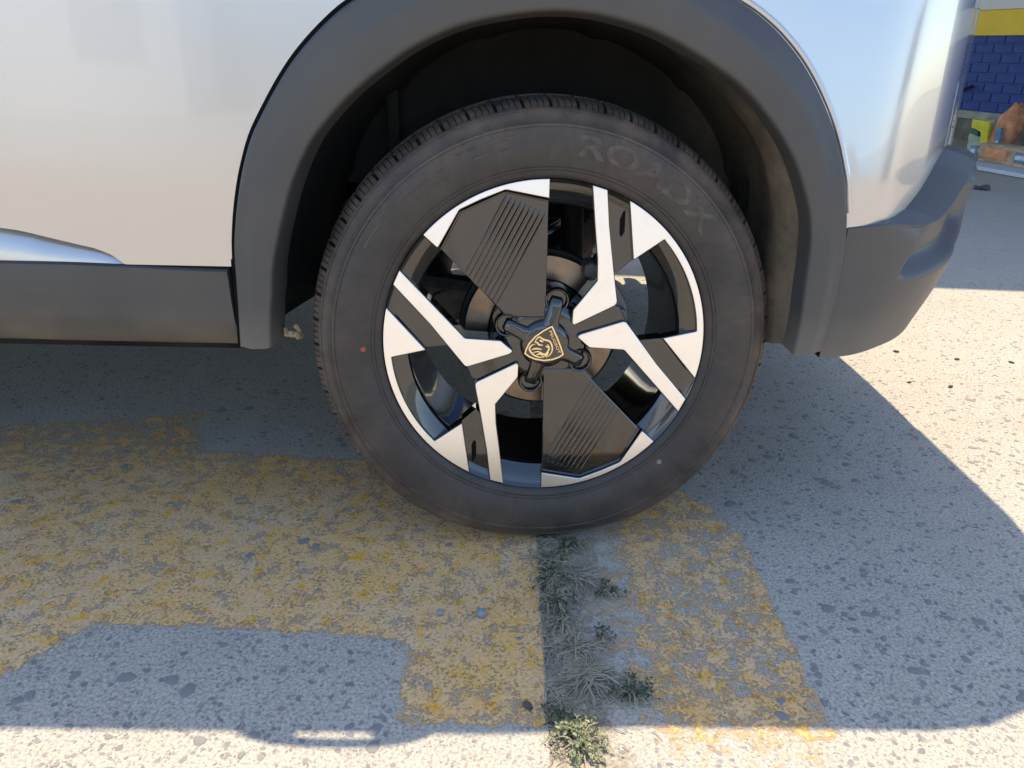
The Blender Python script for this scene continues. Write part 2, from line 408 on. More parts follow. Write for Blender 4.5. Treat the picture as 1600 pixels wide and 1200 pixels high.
# worn yellow marking: thin sheets whose wear grows to the border
def inside(P, x, y):
    c = False; n = len(P)
    for i in range(n):
        (x1, y1), (x2, y2) = P[i], P[i-1]
        if (y1 > y) != (y2 > y) and x < (x2-x1)*(y-y1)/(y2-y1)+x1: c = not c
    return c
def edge_dist(P, x, y):
    d = 9
    for i in range(len(P)):
        a = Vector(P[i]); b = Vector(P[i-1]); ab = b-a; t = max(0, min(1, (Vector((x, y))-a).dot(ab)/ab.length_squared))
        d = min(d, (a+ab*t-Vector((x, y))).length)
    return d
def sheet(name, P, z, m, parent, wear, step=.010, soft=.016, xmax=9):
    xs = [p[0] for p in P]; ys = [p[1] for p in P]; x0, x1, y0, y1 = min(xs)-.01, max(xs)+.01, min(ys)-.01, max(ys)+.01
    nx = int((x1-x0)/step)+1; ny = int((y1-y0)/step)+1; idx = {}; V = []; F = []; Wt = []
    sd_ = {}
    for i in range(nx+1):
        for j in range(ny+1):
            x = x0+i*step; y = y0+j*step; e = edge_dist(P, x, y); sd_[i, j] = e if inside(P, x, y) else -e
    def vid(i, j):
        if (i, j) not in idx:
            x = x0+i*step; y = y0+j*step; idx[i, j] = len(V); V.append((min(x, xmax), y, z))
            e = sd_[i, j]; k = wear(x, y)
            Wt.append(lerp(-.25, k, min(1, max(0, (e+soft)/(2*soft)))))
        return idx[i, j]
    for i in range(nx):
        for j in range(ny):
            if max(sd_[i, j], sd_[i+1, j], sd_[i, j+1], sd_[i+1, j+1]) > -soft:
                F.append((vid(i, j), vid(i+1, j), vid(i+1, j+1), vid(i, j+1)))
    me = bpy.data.meshes.new(name); me.from_pydata(V, [], F); me.materials.append(m)
    ca = me.color_attributes.new('wear', 'FLOAT_COLOR', 'POINT')
    for i, k in enumerate(Wt): ca.data[i].color = (k, k, k, 1)
    o = bpy.data.objects.new(name, me); return link(o, parent)
def wear_left(x, y): return .20-.03*sstep(-.3, -.48, y)-.06*sstep(.1, .4, y)-.5*sstep(-.385, -.43, y)
def wear_right(x, y): return .165-.09*(1-sstep(.09, .17, x))-.10*sstep(-.38, -.45, y)
P_left = [(-1.7, .27), (-1.7, -.42), (-.745, -.42), (-.68, -.325), (-.62, -.238), (-.40, -.243), (-.195, -.262), (-.188, -.50), (.018, -.50), (.018, .262), (-.344, .262), (-.645, .289), (-.70, .40), (-.705, .462), (-.86, .43)]
sheet('yellow_marking', P_left, .0006, M['paint'], slabs['l', 1, 1], wear_left, xmax=.0036)
P_right = [(.0365, .20), (.0365, -.62), (.362, -.62), (.363, .02), (.33, .11), (.25, .20)]
sheet('yellow_marking', P_right, .0006, M['paint'], slabs['r', 0, 1], wear_right)
P_dirt = [(.002, -.60), (.002, .0), (.03, .02), (.14, .0), (.18, -.08), (.16, -.2), (.145, -.33), (.15, -.45), (.09, -.60)]
d = sheet('loose_dirt', P_dirt, .0014, M['dust'], None, lambda x, y: lerp(.30, .02, sstep(.02, .15, x)), soft=.02)
tag(d, 'greyish loose dirt spread along the pavement joint', 'dirt', kind='stuff')

# ------------------------------------------------------------------ car
CARY = .865        # centre line
car = empty('parked_car', (-1.3, CARY, 0))
tag(car, 'silver car with dark grey plastic cladding and black alloy wheels, seen at rear wheel', 'car')
CINV = Matrix.Translation((1.3, -CARY, 0))
def part(mb, name, m, **k): return mb.build(name, m, car, CINV, **k)
def far(p): return (p[0], 2*CARY-p[1], p[2])

PLAN = spline([(.30, 0), (.36, 0), (.45, .008), (.53, .032), (.60, .075), (.66, .14), (.71, .222), (.77, .32), (.822, .42), (.852, .54), (.862, .70), (.865, .885)], 8)
def haunch(x, z):       # outward offset of the body side (negative = towards the camera)
    tilt = lerp(.02, .13, sstep(-.1, .42, x))
    y = -.016-.008*sstep(.44, .60, z)+tilt*max(0, z-.60)*.9
    if z > .84: y += -.020*math.exp(-((z-.895)/.035)**2)*(1-sstep(.25, .55, x))
    if z > .93: y += 2.6*(z-.93)**2
    return y
def body_pt(x, z):      # along the side, x <= .36
    return (x, haunch(x, z), z)
def rear_pt(k, z, dx=0.0, proud=0.0):   # point k of the plan outline
    p = PLAN[k]; q = PLAN[min(k+1, len(PLAN)-1)]-PLAN[max(k-1, 0)]; nrm = Vector((q.y, -q.x)).normalized()
    wgt = sstep(.40, .60, p.x)
    x = p.x+dx*wgt+nrm.x*proud; y = p.y+haunch(p.x, z)*(1-.6*wgt)+nrm.y*proud - .008*wgt
    return (x, y, z)

ARCH_OUT = [(-.448, .341), (-.444, .41), (-.44, .479), (-.431, .53), (-.416, .587), (-.399, .634), (-.381, .666), (-.354, .707), (-.327, .741), (-.292, .775), (-.256, .802), (-.19, .838), (-.11, .863), (-.015, .872), (.08, .866), (.16, .846), (.228, .813), (.254, .799), (.285, .777), (.319, .744), (.348, .705), (.374, .659), (.392, .612), (.405, .565), (.411, .54), (.417, .491), (.418, .454), (.416, .406), (.411, .352)]
ARCH_IN = [(-.401, .341), (-.395, .397), (-.391, .416), (-.383, .47), (-.36, .546), (-.343, .588), (-.32, .63), (-.295, .66), (-.26, .694), (-.217, .726), (-.176, .752), (-.122, .775), (-.07, .787), (-.017, .794), (.037, .793), (.078, .786), (.12, .775), (.163, .757), (.208, .733), (.239, .713), (.272, .684), (.299, .655), (.322, .624), (.34, .59), (.356, .552), (.364, .514), (.366, .485), (.368, .438), (.37, .39), (.368, .346)]
AO = resample(spline(ARCH_OUT, 6), 140); AI = resample(spline(ARCH_IN, 6), 140)
def arch_low(x):       # z of the arch's outer curve above x (upper branch), used as the panel's lower limit
    if x < -.447 or x > .418: return None
    best = 0
    for a, b in zip(AO, AO[1:]):
        if min(a.x, b.x) <= x <= max(a.x, b.x) and abs(a.x-b.x) > 1e-9:
            best = max(best, a.y+(b.y-a.y)*(x-a.x)/(b.x-a.x))
    return best
DOORLINE = [(-1.15, .541), (-.95, .532), (-.786, .512), (-.733, .505), (-.68, .492), (-.632, .481), (-.614, .473), (-.597, .459)]
def panel_low(x):
    a = arch_low(x)
    if a is not None: return a-.012 if a > .47 else .47
    if x < -.597: return interp(DOORLINE, x)
    return .459
def add_panel(name, xs, low, high, m, ptf, rows=34, mirror=False, lip=.014):
    R = []
    for x in xs:
        lo = low(x); col = [ptf(x, lo+.001)]; c0 = Vector(col[0]); col = [(c0.x, c0.y+lip, c0.z+.002)]
        col.append((c0.x, c0.y+.0025, c0.z-.0012))
        for k in range(rows+1): col.append(ptf(x, lo+.0015+(high-lo)*k/rows))
        R.append(col)
    if mirror: R = [[far(p) for p in r] for r in R]
    V, F = grid(R); return from_data(name, V, F, m, car, CINV, smooth=True, sharp=30)
xs_q = [-1.2+.0125*i for i in range(0, 125)]
xs_q = sorted(set([round(x, 4) for x in xs_q if x < .36]+[-.598, -.596, -.4475, -.4465, -.444, -.441, .355]))
BTOP = [(.30, .50), (.413, .5365), (.47, .541), (.52, .5435), (.545, .547), (.575, .555), (.59, .566), (.608, .582), (.635, .613), (.66, .632), (.70, .630), (.78, .615), (.9, .602)]
def quarter(mir):
    R = []; rows = 40
    def column(lo, f):
        c0 = Vector(f(lo+.0015)); col = [(c0.x, c0.y+.014, c0.z+.002), (c0.x, c0.y+.0025, c0.z-.0012)]
        return col+[f(lo+.0015+(1.0-lo)*t/rows) for t in range(rows+1)]
    for x in xs_q: R.append(column(panel_low(x), lambda z, x=x: body_pt(x, z)))
    for k in range(len(PLAN)):
        p = PLAN[k]
        if p.x < .359: continue
        lo = interp(BTOP, p.x)-.03; a_ = arch_low(p.x)
        if a_ is not None: lo = max(lo, a_-.012)
        R.append(column(lo, lambda z, k=k: rear_pt(k, z, dx=-.060)))
    if mir: R = [[far(q) for q in r] for r in R]
    V, F = grid(R); return from_data('quarter_panel', V, F, M['silver'], car, CINV, smooth=True, sharp=30)
for mir in (False, True): quarter(mir)
# painted bulge below the door line
for mir in (False, True):
    R = []
    for x in [-1.2+.012*i for i in range(51)]+[-.5965]:
        z1 = interp(DOORLINE, x)-.0022; z0 = .453; col = []
        for k in range(13):
            t = k/12; z = lerp(z1, z0, t); hgt = z1-z0
            dp_ = min(.020, hgt*.45); col.append((x, haunch(x, z)+.003+dp_*(1-t)**1.9, z))
        R.append(col)
    if mir: R = [[far(q) for q in r] for r in R]
    V, F = grid(R); from_data('door_sill_bulge', V, F, M['silver'], car, CINV, smooth=True)
    R = []
    for x in [-1.2+.02*i for i in range(31)]:
        z1 = interp(DOORLINE, x); R.append([(x, .006, z1+.012), (x, .012, z1-.004)])
    if mir: R = [[far(q) for q in r] for r in R]
    V, F = grid(R); from_data('shut_line', V, F, M['gap'], car, CINV)

# wheel-arch cladding
def arch_trim(x0, mir, name='arch_trim'):
    n = len(AO); R = []
    sec = [(-.004, .006), (0.0, -.006), (.02, -.0150), (.06, -.019), (.14, -.0235), (.3, -.0275), (.44, -.0300), (.47, -.0302), (.50, -.0300), (.72, -.0285), (.90, -.0268), (.955, -.0255), (.985, -.0215), (.997, -.0140), (1.0, -.004), (1.005, .02), (1.03, .045)]
    for i in range(n):
        o = AO[i]; q = AI[i]; t = i/(n-1); row = []
        by = haunch(o.x, max(o.y, .46)); by += .03*sstep(.32, .50, o.x)*0
        for s, y in sec:
            c = o.lerp(q, s)
            yb = by+(.008 if s < 0 else .001 if s == 0 else -.0045 if s < .03 else -.0065)
            row.append((c.x+x0, lerp(yb, min(y, yb) if s < .5 else y, sstep(0.03, .30, s)), c.y))
        R.append(row)
    # close the bottoms
    if mir: R = [[far(q) for q in r] for r in R]
    V, F = grid(R); k = len(sec)
    V = list(V)
    for base, row in ((0, R[0]), (n-1, R[-1])):
        st = len(V)
        for p in row: V.append((p[0], (2*CARY-.03) if mir else .03, p[2]+.004))
        for j in range(k-1): F.append((base*k+j, base*k+j+1, st+j+1, st+j))
    return from_data(name, V, F, M['plastic'], car, CINV, smooth=True, sharp=50)
for x0 in (0, -2.605):
    for mir in (False, True): arch_trim(x0, mir)
# dark shadow gap round the trim's front half, bright paint lip round its rear half
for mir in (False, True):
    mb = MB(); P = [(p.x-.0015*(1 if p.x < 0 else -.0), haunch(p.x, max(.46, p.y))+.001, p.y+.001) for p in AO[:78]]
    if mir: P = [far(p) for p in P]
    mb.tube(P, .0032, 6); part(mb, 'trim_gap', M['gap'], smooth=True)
    mb = MB(); P = [(p.x+.004, haunch(p.x, max(.46, p.y))+.0005+.002*sstep(.3, .42, p.x), p.y+.003) for p in AO[78:] if p.y > .545]
    if mir: P = [far(p) for p in P]
    mb.tube(P, .0045, 8); part(mb, 'paint_lip', M['silver'], smooth=True)

# sill cladding
SILLPROF = [(.0, .4625), (-.016, .4615), (-.020, .459), (-.022, .44), (-.021, .41), (-.018, .385), (-.014, .372), (-.002, .352), (.008, .338), (.014, .334), (.04, .333)]
for mir in (False, True):
    R = []
    for i in range(60):
        x = lerp(-2.15, -.4535, i/59); dz = .006*sstep(-.7, -.45, x)
        R.append([(x, y+.004*sstep(-.75, -.46, x)*(0 if z > .45 else 1), z-dz*(1 if z > .45 else -.0)-(.003*sstep(-.9, -.46, x) if z < .40 else 0)) for y, z in SILLPROF])
    if mir: R = [[far(q) for q in r] for r in R]
    V, F = grid(R); k = len(SILLPROF)
    F.append(tuple((len(R)-1)*k+j for j in range(k)))
    from_data('sill_cladding', V, F, M['plastic'], car, CINV, smooth=True, sharp=35)

# rear bumper
POCKET = [(0, 0)]
def bump_dx(z): return interp([(.335, -.050), (.36, -.040), (.40, -.026), (.45, -.010), (.50, -.002), (.56, .002), (.62, .0), (.66, -.01)], z)
def bumper(mir):
    R = []; zb = .50 if mir else .337  # far side cut high, shaped to let sun in under the car
    kk = [k for k in range(len(PLAN)) if PLAN[k].x > .414]
    cols = [(None, .4155)]+[(k, PLAN[k].x) for k in kk]
    fine = []
    for a, b in zip(kk, kk[1:]):
        fine += [a, a+.25, a+.5, a+.75]
    fine.append(kk[-1])
    def rp(f, z, dx, pr):
        a = int(math.floor(f)); b = min(a+1, len(PLAN)-1); t = f-a
        return Vector(rear_pt(a, z, dx, pr)).lerp(Vector(rear_pt(b, z, dx, pr)), t)
    for f in fine:
        a = int(f); px = lerp(PLAN[a].x, PLAN[min(a+1, len(PLAN)-1)].x, f-a)
        top = interp(BTOP, px)-.002; bot = zb+.012*sstep(.7, .9, px)
        shelf = .062*sstep(.40, .60, px)+.006
        col = []
        # top shelf, rolling over into the outer face
        for s in (1.0, .75, .5, .3, .15, .06):
            p = rp(f, top-.022*(1-s)**2*sstep(.46, .6, px)+.0, -shelf*s*1.15, -.004*s); col.append(tuple(p))
        z0 = top-.024*sstep(.46, .6, px)-.002
        m_ = 46
        for j in range(m_+1):
            z = lerp(z0, bot, j/m_)
            roll = .014*(1-min(1, (z0-z)/.03))**2*sstep(.46, .6, px)
            pk = pocket_depth(px, z)
            low = .004*sstep(.42, .34, z)
            col.append(tuple(rp(f, z, bump_dx(z), .002-roll-pk-low)))
        e = rp(f, bot+.001, bump_dx(bot), -.02); col.append(tuple(e)); e = rp(f, bot+.01, bump_dx(bot), -.08); col.append(tuple(e))
        R.append(col)
    if mir: R = [[far(q) for q in r] for r in R]
    V, F = grid(R); return from_data('bumper', V, F, M['plastic'], car, CINV, smooth=True, sharp=45)
RIDGE = [(.52, .452), (.528, .480), (.537, .506), (.55, .532), (.568, .556), (.586, .57), (.65, .583), (.73, .586), (.8, .586)]
def pocket_depth(px, z):
    if px < .515: return 0
    ridge = interp(RIDGE, px); base = interp([(.51, .449), (.557, .447), (.61, .452), (.671, .462), (.80, .47)], px)
    if z > ridge or z < base: return 0
    a = sstep(0, .012, ridge-z); b = sstep(0, .035, z-base); c = sstep(.515, .545, px)
    return .030*a*b*c*(1-.8*sstep(.74, .80, px))
for mir in (False, True): bumper(mir)
# thin black seam between arch trim and bumper
for mir in (False, True):
    mb = MB(); P = [(p.x+.001, -.0175, p.y) for p in AO if p.x > .40 and p.y < .54]
    P = [(x, y+.012, z) for x, y, z in P]
    if mir: P = [far(p) for p in P]
    mb.tube(P, .003, 6); part(mb, 'bumper_seam', M['gap'])

# wheel-arch liners, with ribs and pockets
def liner(x0, mir):
    L = [(p.x*1.03, p.y+.012) for p in AI]; R = []
    for y in (.012, .05, .10, .16, .22, .30):
        R.append([(x*(1-.10*sstep(.05, .3, y))+x0, y, .34+(z-.34)*(1-.05*sstep(.06, .3, y))) for x, z in L])
    if mir: R = [[far(q) for q in r] for r in R]
    for r_ in R:
        for j, q in enumerate(r_):
            k_ = .005*max(0, math.sin(j*.34))**6; r_[j] = (q[0]-(q[0]-x0)*k_*2.2, q[1], q[2]-k_)
    V, F = grid(R); o = from_data('arch_liner', V, F, M['liner'], car, CINV, smooth=True)
    # back wall down to z = .5
    top = [p for p in R[-1] if p[2] > .50]; W = [[p for p in top], [(p[0], p[1], .50) for p in top]]
    V, F = grid(W); from_data('liner_back', V, F, M['liner'], car, CINV)
    for (a, w_, z0, z1, yy) in ((-.262, .022, .40, .690, .27),):
        y0, y1 = yy, yy+.015
        if mir: y0, y1 = 2*CARY-y1, 2*CARY-y0
        mb = MB(); mb.box((a+x0, y0, z0), (a+w_+x0, y1, z1)); part(mb, 'liner_rib', M['liner'], bevel=.005)
for x0 in (0, -2.605):
    for mir in (False, True): liner(x0, mir)
# muddy liner flange behind the tyre (right side of the opening)
R = []
for p in [p for p in AI if p.x > .05]:
    t = sstep(.75, .36, p.y); u_ = sstep(.05, .24, p.x)
    k_ = .014*(1-u_); R.append([(p.x+.002, .018, p.y+.002+k_), (p.x-(.004+.008*t)*u_, .035, p.y-.004*u_+k_), (p.x-(.008+.022*t)*u_, .06, p.y-.008*u_+k_), (p.x-(.004+.030*t)*u_, .085, p.y-.004*u_+k_), (p.x+(.004-.038*t)*u_, .12, p.y+k_), (p.x-.05*t*u_, .17, p.y+k_)])
V, F = grid(R); from_data('liner_flange', V, F, M['liner'], car, CINV, smooth=True)
# muddy clip under the front end of the arch trim
mb = MB(); rg = random.Random(3)
for i in range(9): mb.ball((-.385+rg.uniform(-.012, .012), .03+rg.uniform(-.008, .008), .347+rg.uniform(-.010, .012)), rg.uniform(.004, .008), 6, 4, jit=.3, rng=rg)
part(mb, 'muddy_clip', M['mudclip'])

# rest of the body: cabin, roof, glass, bonnet, front end
def ring(y_in, z, xf, xb, cr):     # plan ring of the cabin at height z
    P = []
    hw = CARY-y_in
    for sx, sy in ((1, -1), (1, 1), (-1, 1), (-1, -1)):
        cx = (xb-cr) if sx > 0 else (xf+cr); cy = CARY+sy*(hw-cr)
        a0 = {(1, -1): -90, (1, 1): 0, (-1, 1): 90, (-1, -1): 180}[sx, sy]
        for k in range(7):
            a = rad(a0+90*k/6); P.append((cx+cr*math.cos(a), cy+cr*math.sin(a), z))
    return P
def loft(name, rings, m, cap=True):
    n = len(rings[0]); V = [p for r in rings for p in r]
    F = [(i*n+k, i*n+(k+1) % n, (i+1)*n+(k+1) % n, (i+1)*n+k) for i in range(len(rings)-1) for k in range(n)]
    if cap: F += [tuple(range((len(rings)-1)*n, len(rings)*n))]
    return from_data(name, V, F, m, car, CINV, smooth=True, sharp=45)
loft('window_glass', [ring(.03, .995, -2.5, .70, .22), ring(.09, 1.12, -2.25, .68, .22), ring(.24, 1.40, -1.75, .56, .22)], M['glass'], cap=False)
loft('roof', [ring(.235, 1.398, -1.76, .57, .22), ring(.26, 1.44, -1.68, .62, .22), ring(.32, 1.48, -1.55, .55, .25), ring(.5, 1.50, -1.35, .35, .25)], M['silver'])
for mir in (False, True):
    for pts in ([(-2.45, .06, 1.0), (-1.74, .25, 1.41)], [(-1.0, .035, 1.0), (-.95, .245, 1.41)], [(.35, .05, 1.0), (.22, .25, 1.41)]):
        mb = MB(); P = [far(p) for p in pts] if mir else pts
        mb.tube(P, .035, 8); part(mb, 'pillar', M['silver'], smooth=True)
    mb = MB(); P = [(-1.6, .29, 1.47), (-1.4, .27, 1.52), (.1, .27, 1.52), (.35, .29, 1.47)]
    if mir: P = [far(p) for p in P]
    mb.tube(P, .014, 8); part(mb, 'roof_rail', M['matt_black'], smooth=True)
loft('belt_line', [ring(-.005, .94, -2.9, .78, .3), ring(.0, .975, -2.8, .775, .3), ring(.03, 1.0, -2.6, .74, .3)], M['silver'])
# front half of the sides, with the front arch opening
def low_front(x):
    a = arch_low(x+2.605)
    if a is not None: return a-.012 if a > .47 else .47
    return .459
xs_f = [-3.35+.03*i for i in range(72)]
for mir in (False, True): add_panel('front_side_panel', xs_f, low_front, 1.0 if False else .97, M['silver'], lambda x, z: (x, haunch(x, z)+.25*max(0, (-2.95-x))**1.6, z), rows=16, mirror=mir)
loft('bonnet', [ring(.02, .95, -3.35, -2.3, .35), ring(.06, 1.0, -3.1, -2.35, .3), ring(.12, 1.03, -2.8, -2.45, .15)], M['silver'])
mb = MB(); mb.box((-3.46, .12, .30), (-3.2, 1.61, .93)); part(mb, 'front_bumper', M['plastic'], bevel=.08, segs=4)
mb = MB(); mb.box((.66, .45, .66), (.79, 1.28, 1.0)); part(mb, 'tailgate', M['silver'], bevel=.02)
for mir in (False, True):
    mb = MB(); Q = [(.60, .14), (.70, .20), (.79, .29), (.845, .38), (.858, .48), (.862, .80), (.60, .80)]
    V = [(x, y, z) for z in (.885, .985) for x, y in Q]
    if mir: V = [far(p) for p in V]
    mb.add(V, [tuple(range(7)), tuple(range(13, 6, -1))]+[(i, (i+1) % 7, 7+(i+1) % 7, 7+i) for i in range(7)]); part(mb, 'tail_lamp', M['red_lens'], bevel=.012)
# door handles: an arched bar with a clear gap behind it
for x0 in (-.252, -1.25):
    for mir in (False, True):
        h = haunch(x0, .895); S = .885
        ys = [(-.125, .004, .0), (-.10, -.013, .0), (-.075, -.021, .0), (-.046, -.026, 0)]
        Vo = []
        out = spline([(x0-.13, h+.006), (x0-.105, h-.014), (x0-.06, h-.025), (x0, h-.028), (x0+.06, h-.025), (x0+.105, h-.014), (x0+.13, h+.006)], 5)
        inn = [(x0+.118, h+.010), (x0+.049, h+.002), (x0+.046, h-.0165), (x0, h-.0175), (x0-.046, h-.0165), (x0-.049, h+.002), (x0-.118, h+.010)]
        Q = [(p.x, p.y) for p in out]+inn; nq = len(Q)
        V = [(x, y, z) for z in (.888, .902) for x, y in Q]
        if mir: V = [far(p) for p in V]
        mb = MB(); mb.add(V, [tuple(range(nq)), tuple(range(2*nq-1, nq-1, -1))]+[(i, (i+1) % nq, nq+(i+1) % nq, nq+i) for i in range(nq)])
        part(mb, 'door_handle', M['silver'], bevel=.002)
# underbody
mb = MB(); mb.box((-3.2, .16, .26), (-.48, 1.57, .36)); mb.box((-2.9, .05, .35), (-.46, .18, .42)); mb.box((-2.9, 1.55, .35), (-.46, 1.68, .42))
part(mb, 'floor_pan', M['under'], bevel=.02)
mb = MB(); mb.box((-.48, .30, .47), (.60, 1.43, .55)); part(mb, 'boot_floor', M['under'], bevel=.02)
mb = MB(); mb.box((-.46, .31, .37), (-.24, 1.42, .52)); part(mb, 'fuel_tank', M['under'], bevel=.03)
mb = MB(); mb.tube([(-.16, .22, .33), (-.2, .4, .345), (-.2, 1.33, .345), (-.16, 1.51, .33)], .032, 10); part(mb, 'axle_beam', M['iron'], smooth=True)
for mir in (False, True):
    mb = MB(); P = [(-.44, .27, .40), (-.2, .25, .36), (.02, .22, .345)]; S = [(.06, .24, .36), (.05, .285, .66)]
    if mir: P = [far(p) for p in P]; S = [far(p) for p in S]
    mb.tube(P, .026, 8); part(mb, 'trailing_arm', M['iron'], smooth=True)
    mb = MB(); mb.tube(S, [.020, .020], 10); part(mb, 'damper', M['matt_black'], smooth=True)
    mb = MB(); C = []
    for k in range(90):
        a = k*.45; C.append((-.10+.05*math.cos(a), (.36 if not mir else 2*CARY-.36)+.05*math.sin(a), .37+k*.0022))
    mb.tube(C, .007, 6); part(mb, 'coil_spring', M['iron'], smooth=True)

# ------------------------------------------------------------------ wheel (local: x along the car, y inward, z up)
CAMBER, TOE = .0607, .0552
Xa = Vector((math.cos(TOE), math.sin(TOE), 0)); Nn = Vector((-math.sin(TOE), math.cos(TOE), 0)); Zv = Vector((0, 0, 1))
Va = Zv*math.cos(CAMBER)+Nn*math.sin(CAMBER); Na = Nn*math.cos(CAMBER)-Zv*math.sin(CAMBER)
WM = Matrix(((Xa.x, Na.x, Va.x, .0029), (Xa.y, Na.y, Va.y, .0004), (Xa.z, Na.z, Va.z, .3459), (0, 0, 0, 1)))
wheel = bpy.data.objects.new('wheel', None); wheel.empty_display_size = .1; link(wheel, car); wheel.matrix_parent_inverse = CINV
wheel.matrix_basis = WM
def wp(mb, name, m, **k): return mb.build(name, m, wheel, None, **k)

# tyre
def tyre_profile():
    P = [(.2405, .010), (.2430, .0015), (.2455, -.0015), (.249, -.0030), (.2535, -.0040), (.2545, -.0062), (.2575, -.0070), (.2590, -.0058), (.268, -.0090), (.280, -.0112), (.292, -.0116), (.302, -.0105), (.3075, -.0090), (.3085, -.0104), (.3115, -.0098), (.3125, -.0078), (.320, -.0040), (.3265, .0005), (.3275, -.0008), (.330, .0012), (.331, .0040), (.335, .0085), (.3385, .0145), (.341, .022), (.3430, .031), (.3450, .045), (.3458, .052)]
    mid = [(.3395, .0535), (.3395, .0600), (.3468, .0615), (.3475, .088), (.340, .0895), (.340, .0985), (.3478, .100)]
    half = P+mid+[(.348, .108)]
    return half+[(r, .216-y) for r, y in reversed(P+mid)]
TP = [(r if r < .26 else .26+(r-.26)*1.07, y) for r, y in tyre_profile()]
pitch = 56; offs = [0, .115, .125, .30, .308, .335, .343, .52, .528, .555, .563, .76, .768, .795, .803, .99]
dep = [1, 1, 0, 0, .35, .35, 0, 0, .35, .35, 0, 0, .35, .35, 0, 0]
V = []; F = []; angs = []
for c in range(pitch):
    for o_, d_ in zip(offs, dep): angs.append(((c+o_)*2*math.pi/pitch, d_))
k = len(TP)
for a, dp in angs:
    for r, y in TP:
        yy = min(y, .216-y); rr = r
        if r > .336 and yy < .0525:
            wgt = sstep(.336, .342, r); rr = r-.0085*dp*wgt*(1-.0*yy)
        elif yy >= .06 and r > .350: rr = r-(.004*dp if dp == 1 else 0)
        aa = a+(.012*sstep(.0, .05, yy) if y < .108 else -.012*sstep(.0, .05, yy))
        p = Vector((rr*math.cos(aa), y, rr*math.sin(aa)))
        q = WM @ p
        if q.z < .045 and y < .06:
            p.y += .013*(1-max(0, q.z)/.045)*sstep(.06, .03, y); q = WM @ p
        if q.z < .0012:
            push = .0012-q.z; p = WM.inverted() @ Vector((q.x, q.y-push*.12 if y < .05 else q.y, .0012))
        elif q.z < .05:
            t = 1-q.z/.05
            if y < .03 and r > .25: p.y -= .001*t*t
        V.append(p)
m_ = len(angs)
for i in range(m_):
    j = (i+1) % m_
    for t in range(k-1): F.append((i*k+t, j*k+t, j*k+t+1, i*k+t+1))
from_data('tyre', V, F, M['rubber'], wheel, None, smooth=True, sharp=38)
def side_y(r): return interp([(a, b) for a, b in TP[:24]], r)
# raised sidewall lettering and small mould bars
def text_mesh(body, size, bold=0.0):
    cu = bpy.data.curves.new('txt', 'FONT'); cu.body = body; cu.size = size; cu.align_x = 'CENTER'; cu.align_y = 'CENTER'; cu.resolution_u = 3; cu.offset = bold
    ob = bpy.data.objects.new('txt', cu); COL.objects.link(ob)
    me = bpy.data.meshes.new_from_object(ob); bpy.data.objects.remove(ob)
    V = [v.co.copy() for v in me.vertices]; F = [tuple(p.vertices) for p in me.polygons]; bpy.data.meshes.remove(me); return V, F
def arc_text(name, body, size, rc, ac, stretch=1.0, h=.0010, m=None):
    tv, tf = text_mesh(body, size, .0011); V = []; n = len(tv)
    for lev in (h, -.0006):
        for v in tv:
            a = ac-(v.x*stretch)/rc; r = rc+v.y; V.append((r*math.cos(a), side_y(r)-lev, r*math.sin(a)))
    F = [tuple(f) for f in tf]; cntE = {}
    for f in tf:
        for a, b in zip(f, f[1:]+f[:1]): cntE[min(a, b), max(a, b)] = cntE.get((min(a, b), max(a, b)), 0)+1
    for (a, b), c in cntE.items():
        if c == 1: F.append((a, b, b+n, a+n))
    return from_data(name, V, F, m or M['rubber'], wheel, None)
M['letter'] = simple('raised_letter_rubber', (.098, .079, .061), .8, 0, .25, var=.35, vscale=60)
arc_text('tyre_lettering', 'ROADX', .040, .288, rad(60.5), 1.6, h=.0008, m=M['letter'])
mb = MB()
for (a0, a1, r0, r1) in ((100, 116, .300, .303), (102, 112, .286, .2885), (118, 134, .2935, .2955), (120, 131, .281, .283), (139, 151, .297, .300)):
    Q = []
    for i in range(9):
        a = rad(lerp(a0, a1, i/8)); Q.append([(r*math.cos(a), side_y(r)-e, r*math.sin(a)) for r, e in ((r0, -.0004), (r0+.0006, .0009), (r1-.0006, .0009), (r1, -.0004))])
    mb.add(*grid(Q))
wp(mb, 'sidewall_bar', M['letter'], smooth=True)
for nm, (x, z), m in (('balance_dot', (-.270, -.005), M['dot_red']), ('balance_dot', (.188, -.193), M['dot_tan'])):
    r = math.hypot(x, z); mb = MB(); mb.lathe([(0.0001, -.0004), (.0038, -.0004), (.0042, .0006)], 16)
    o = wp(mb, nm, m); o.location = (x, side_y(r)-.0003, z)

# rim barrel
mb = MB(); mb.lathe([(.2438, .006), (.2432, .0022), (.2418, .0010), (.2402, .0030), (.234, .0055), (.2085, .0150), (.2062, .0180), (.2045, .030), (.203, .060), (.201, .10), (.200, .19), (.225, .203), (.241, .208)], 160)
wp(mb, 'rim_barrel', M['gloss'], smooth=True, sharp=50)
RO = 241.2
def arc(r, a0, a1, n): return [(r*math.cos(rad(lerp(a0, a1, i/n))), r*math.sin(rad(lerp(a0, a1, i/n)))) for i in range(n+1)]
def ang(p): return math.degrees(math.atan2(p[1], p[0]))
A = [(60, 233), (80.5, 227), (86, 177), (96, 115), (104.5, 67), (104, 63), (101.5, 60), (43, 30.5), (40.5, 32), (40, 35), (40.6, 52), (43, 56), (74.3, 97), (73, 129), (66, 182)]
B = [(214, -110.5), (223.3, -90), (172, -32), (123, 31), (120, 34.5), (116, 35), (54, 15.5), (50, 12.5), (50, 10), (67, -4.5), (70, -5.2), (119, -8.6), (122, -10)]
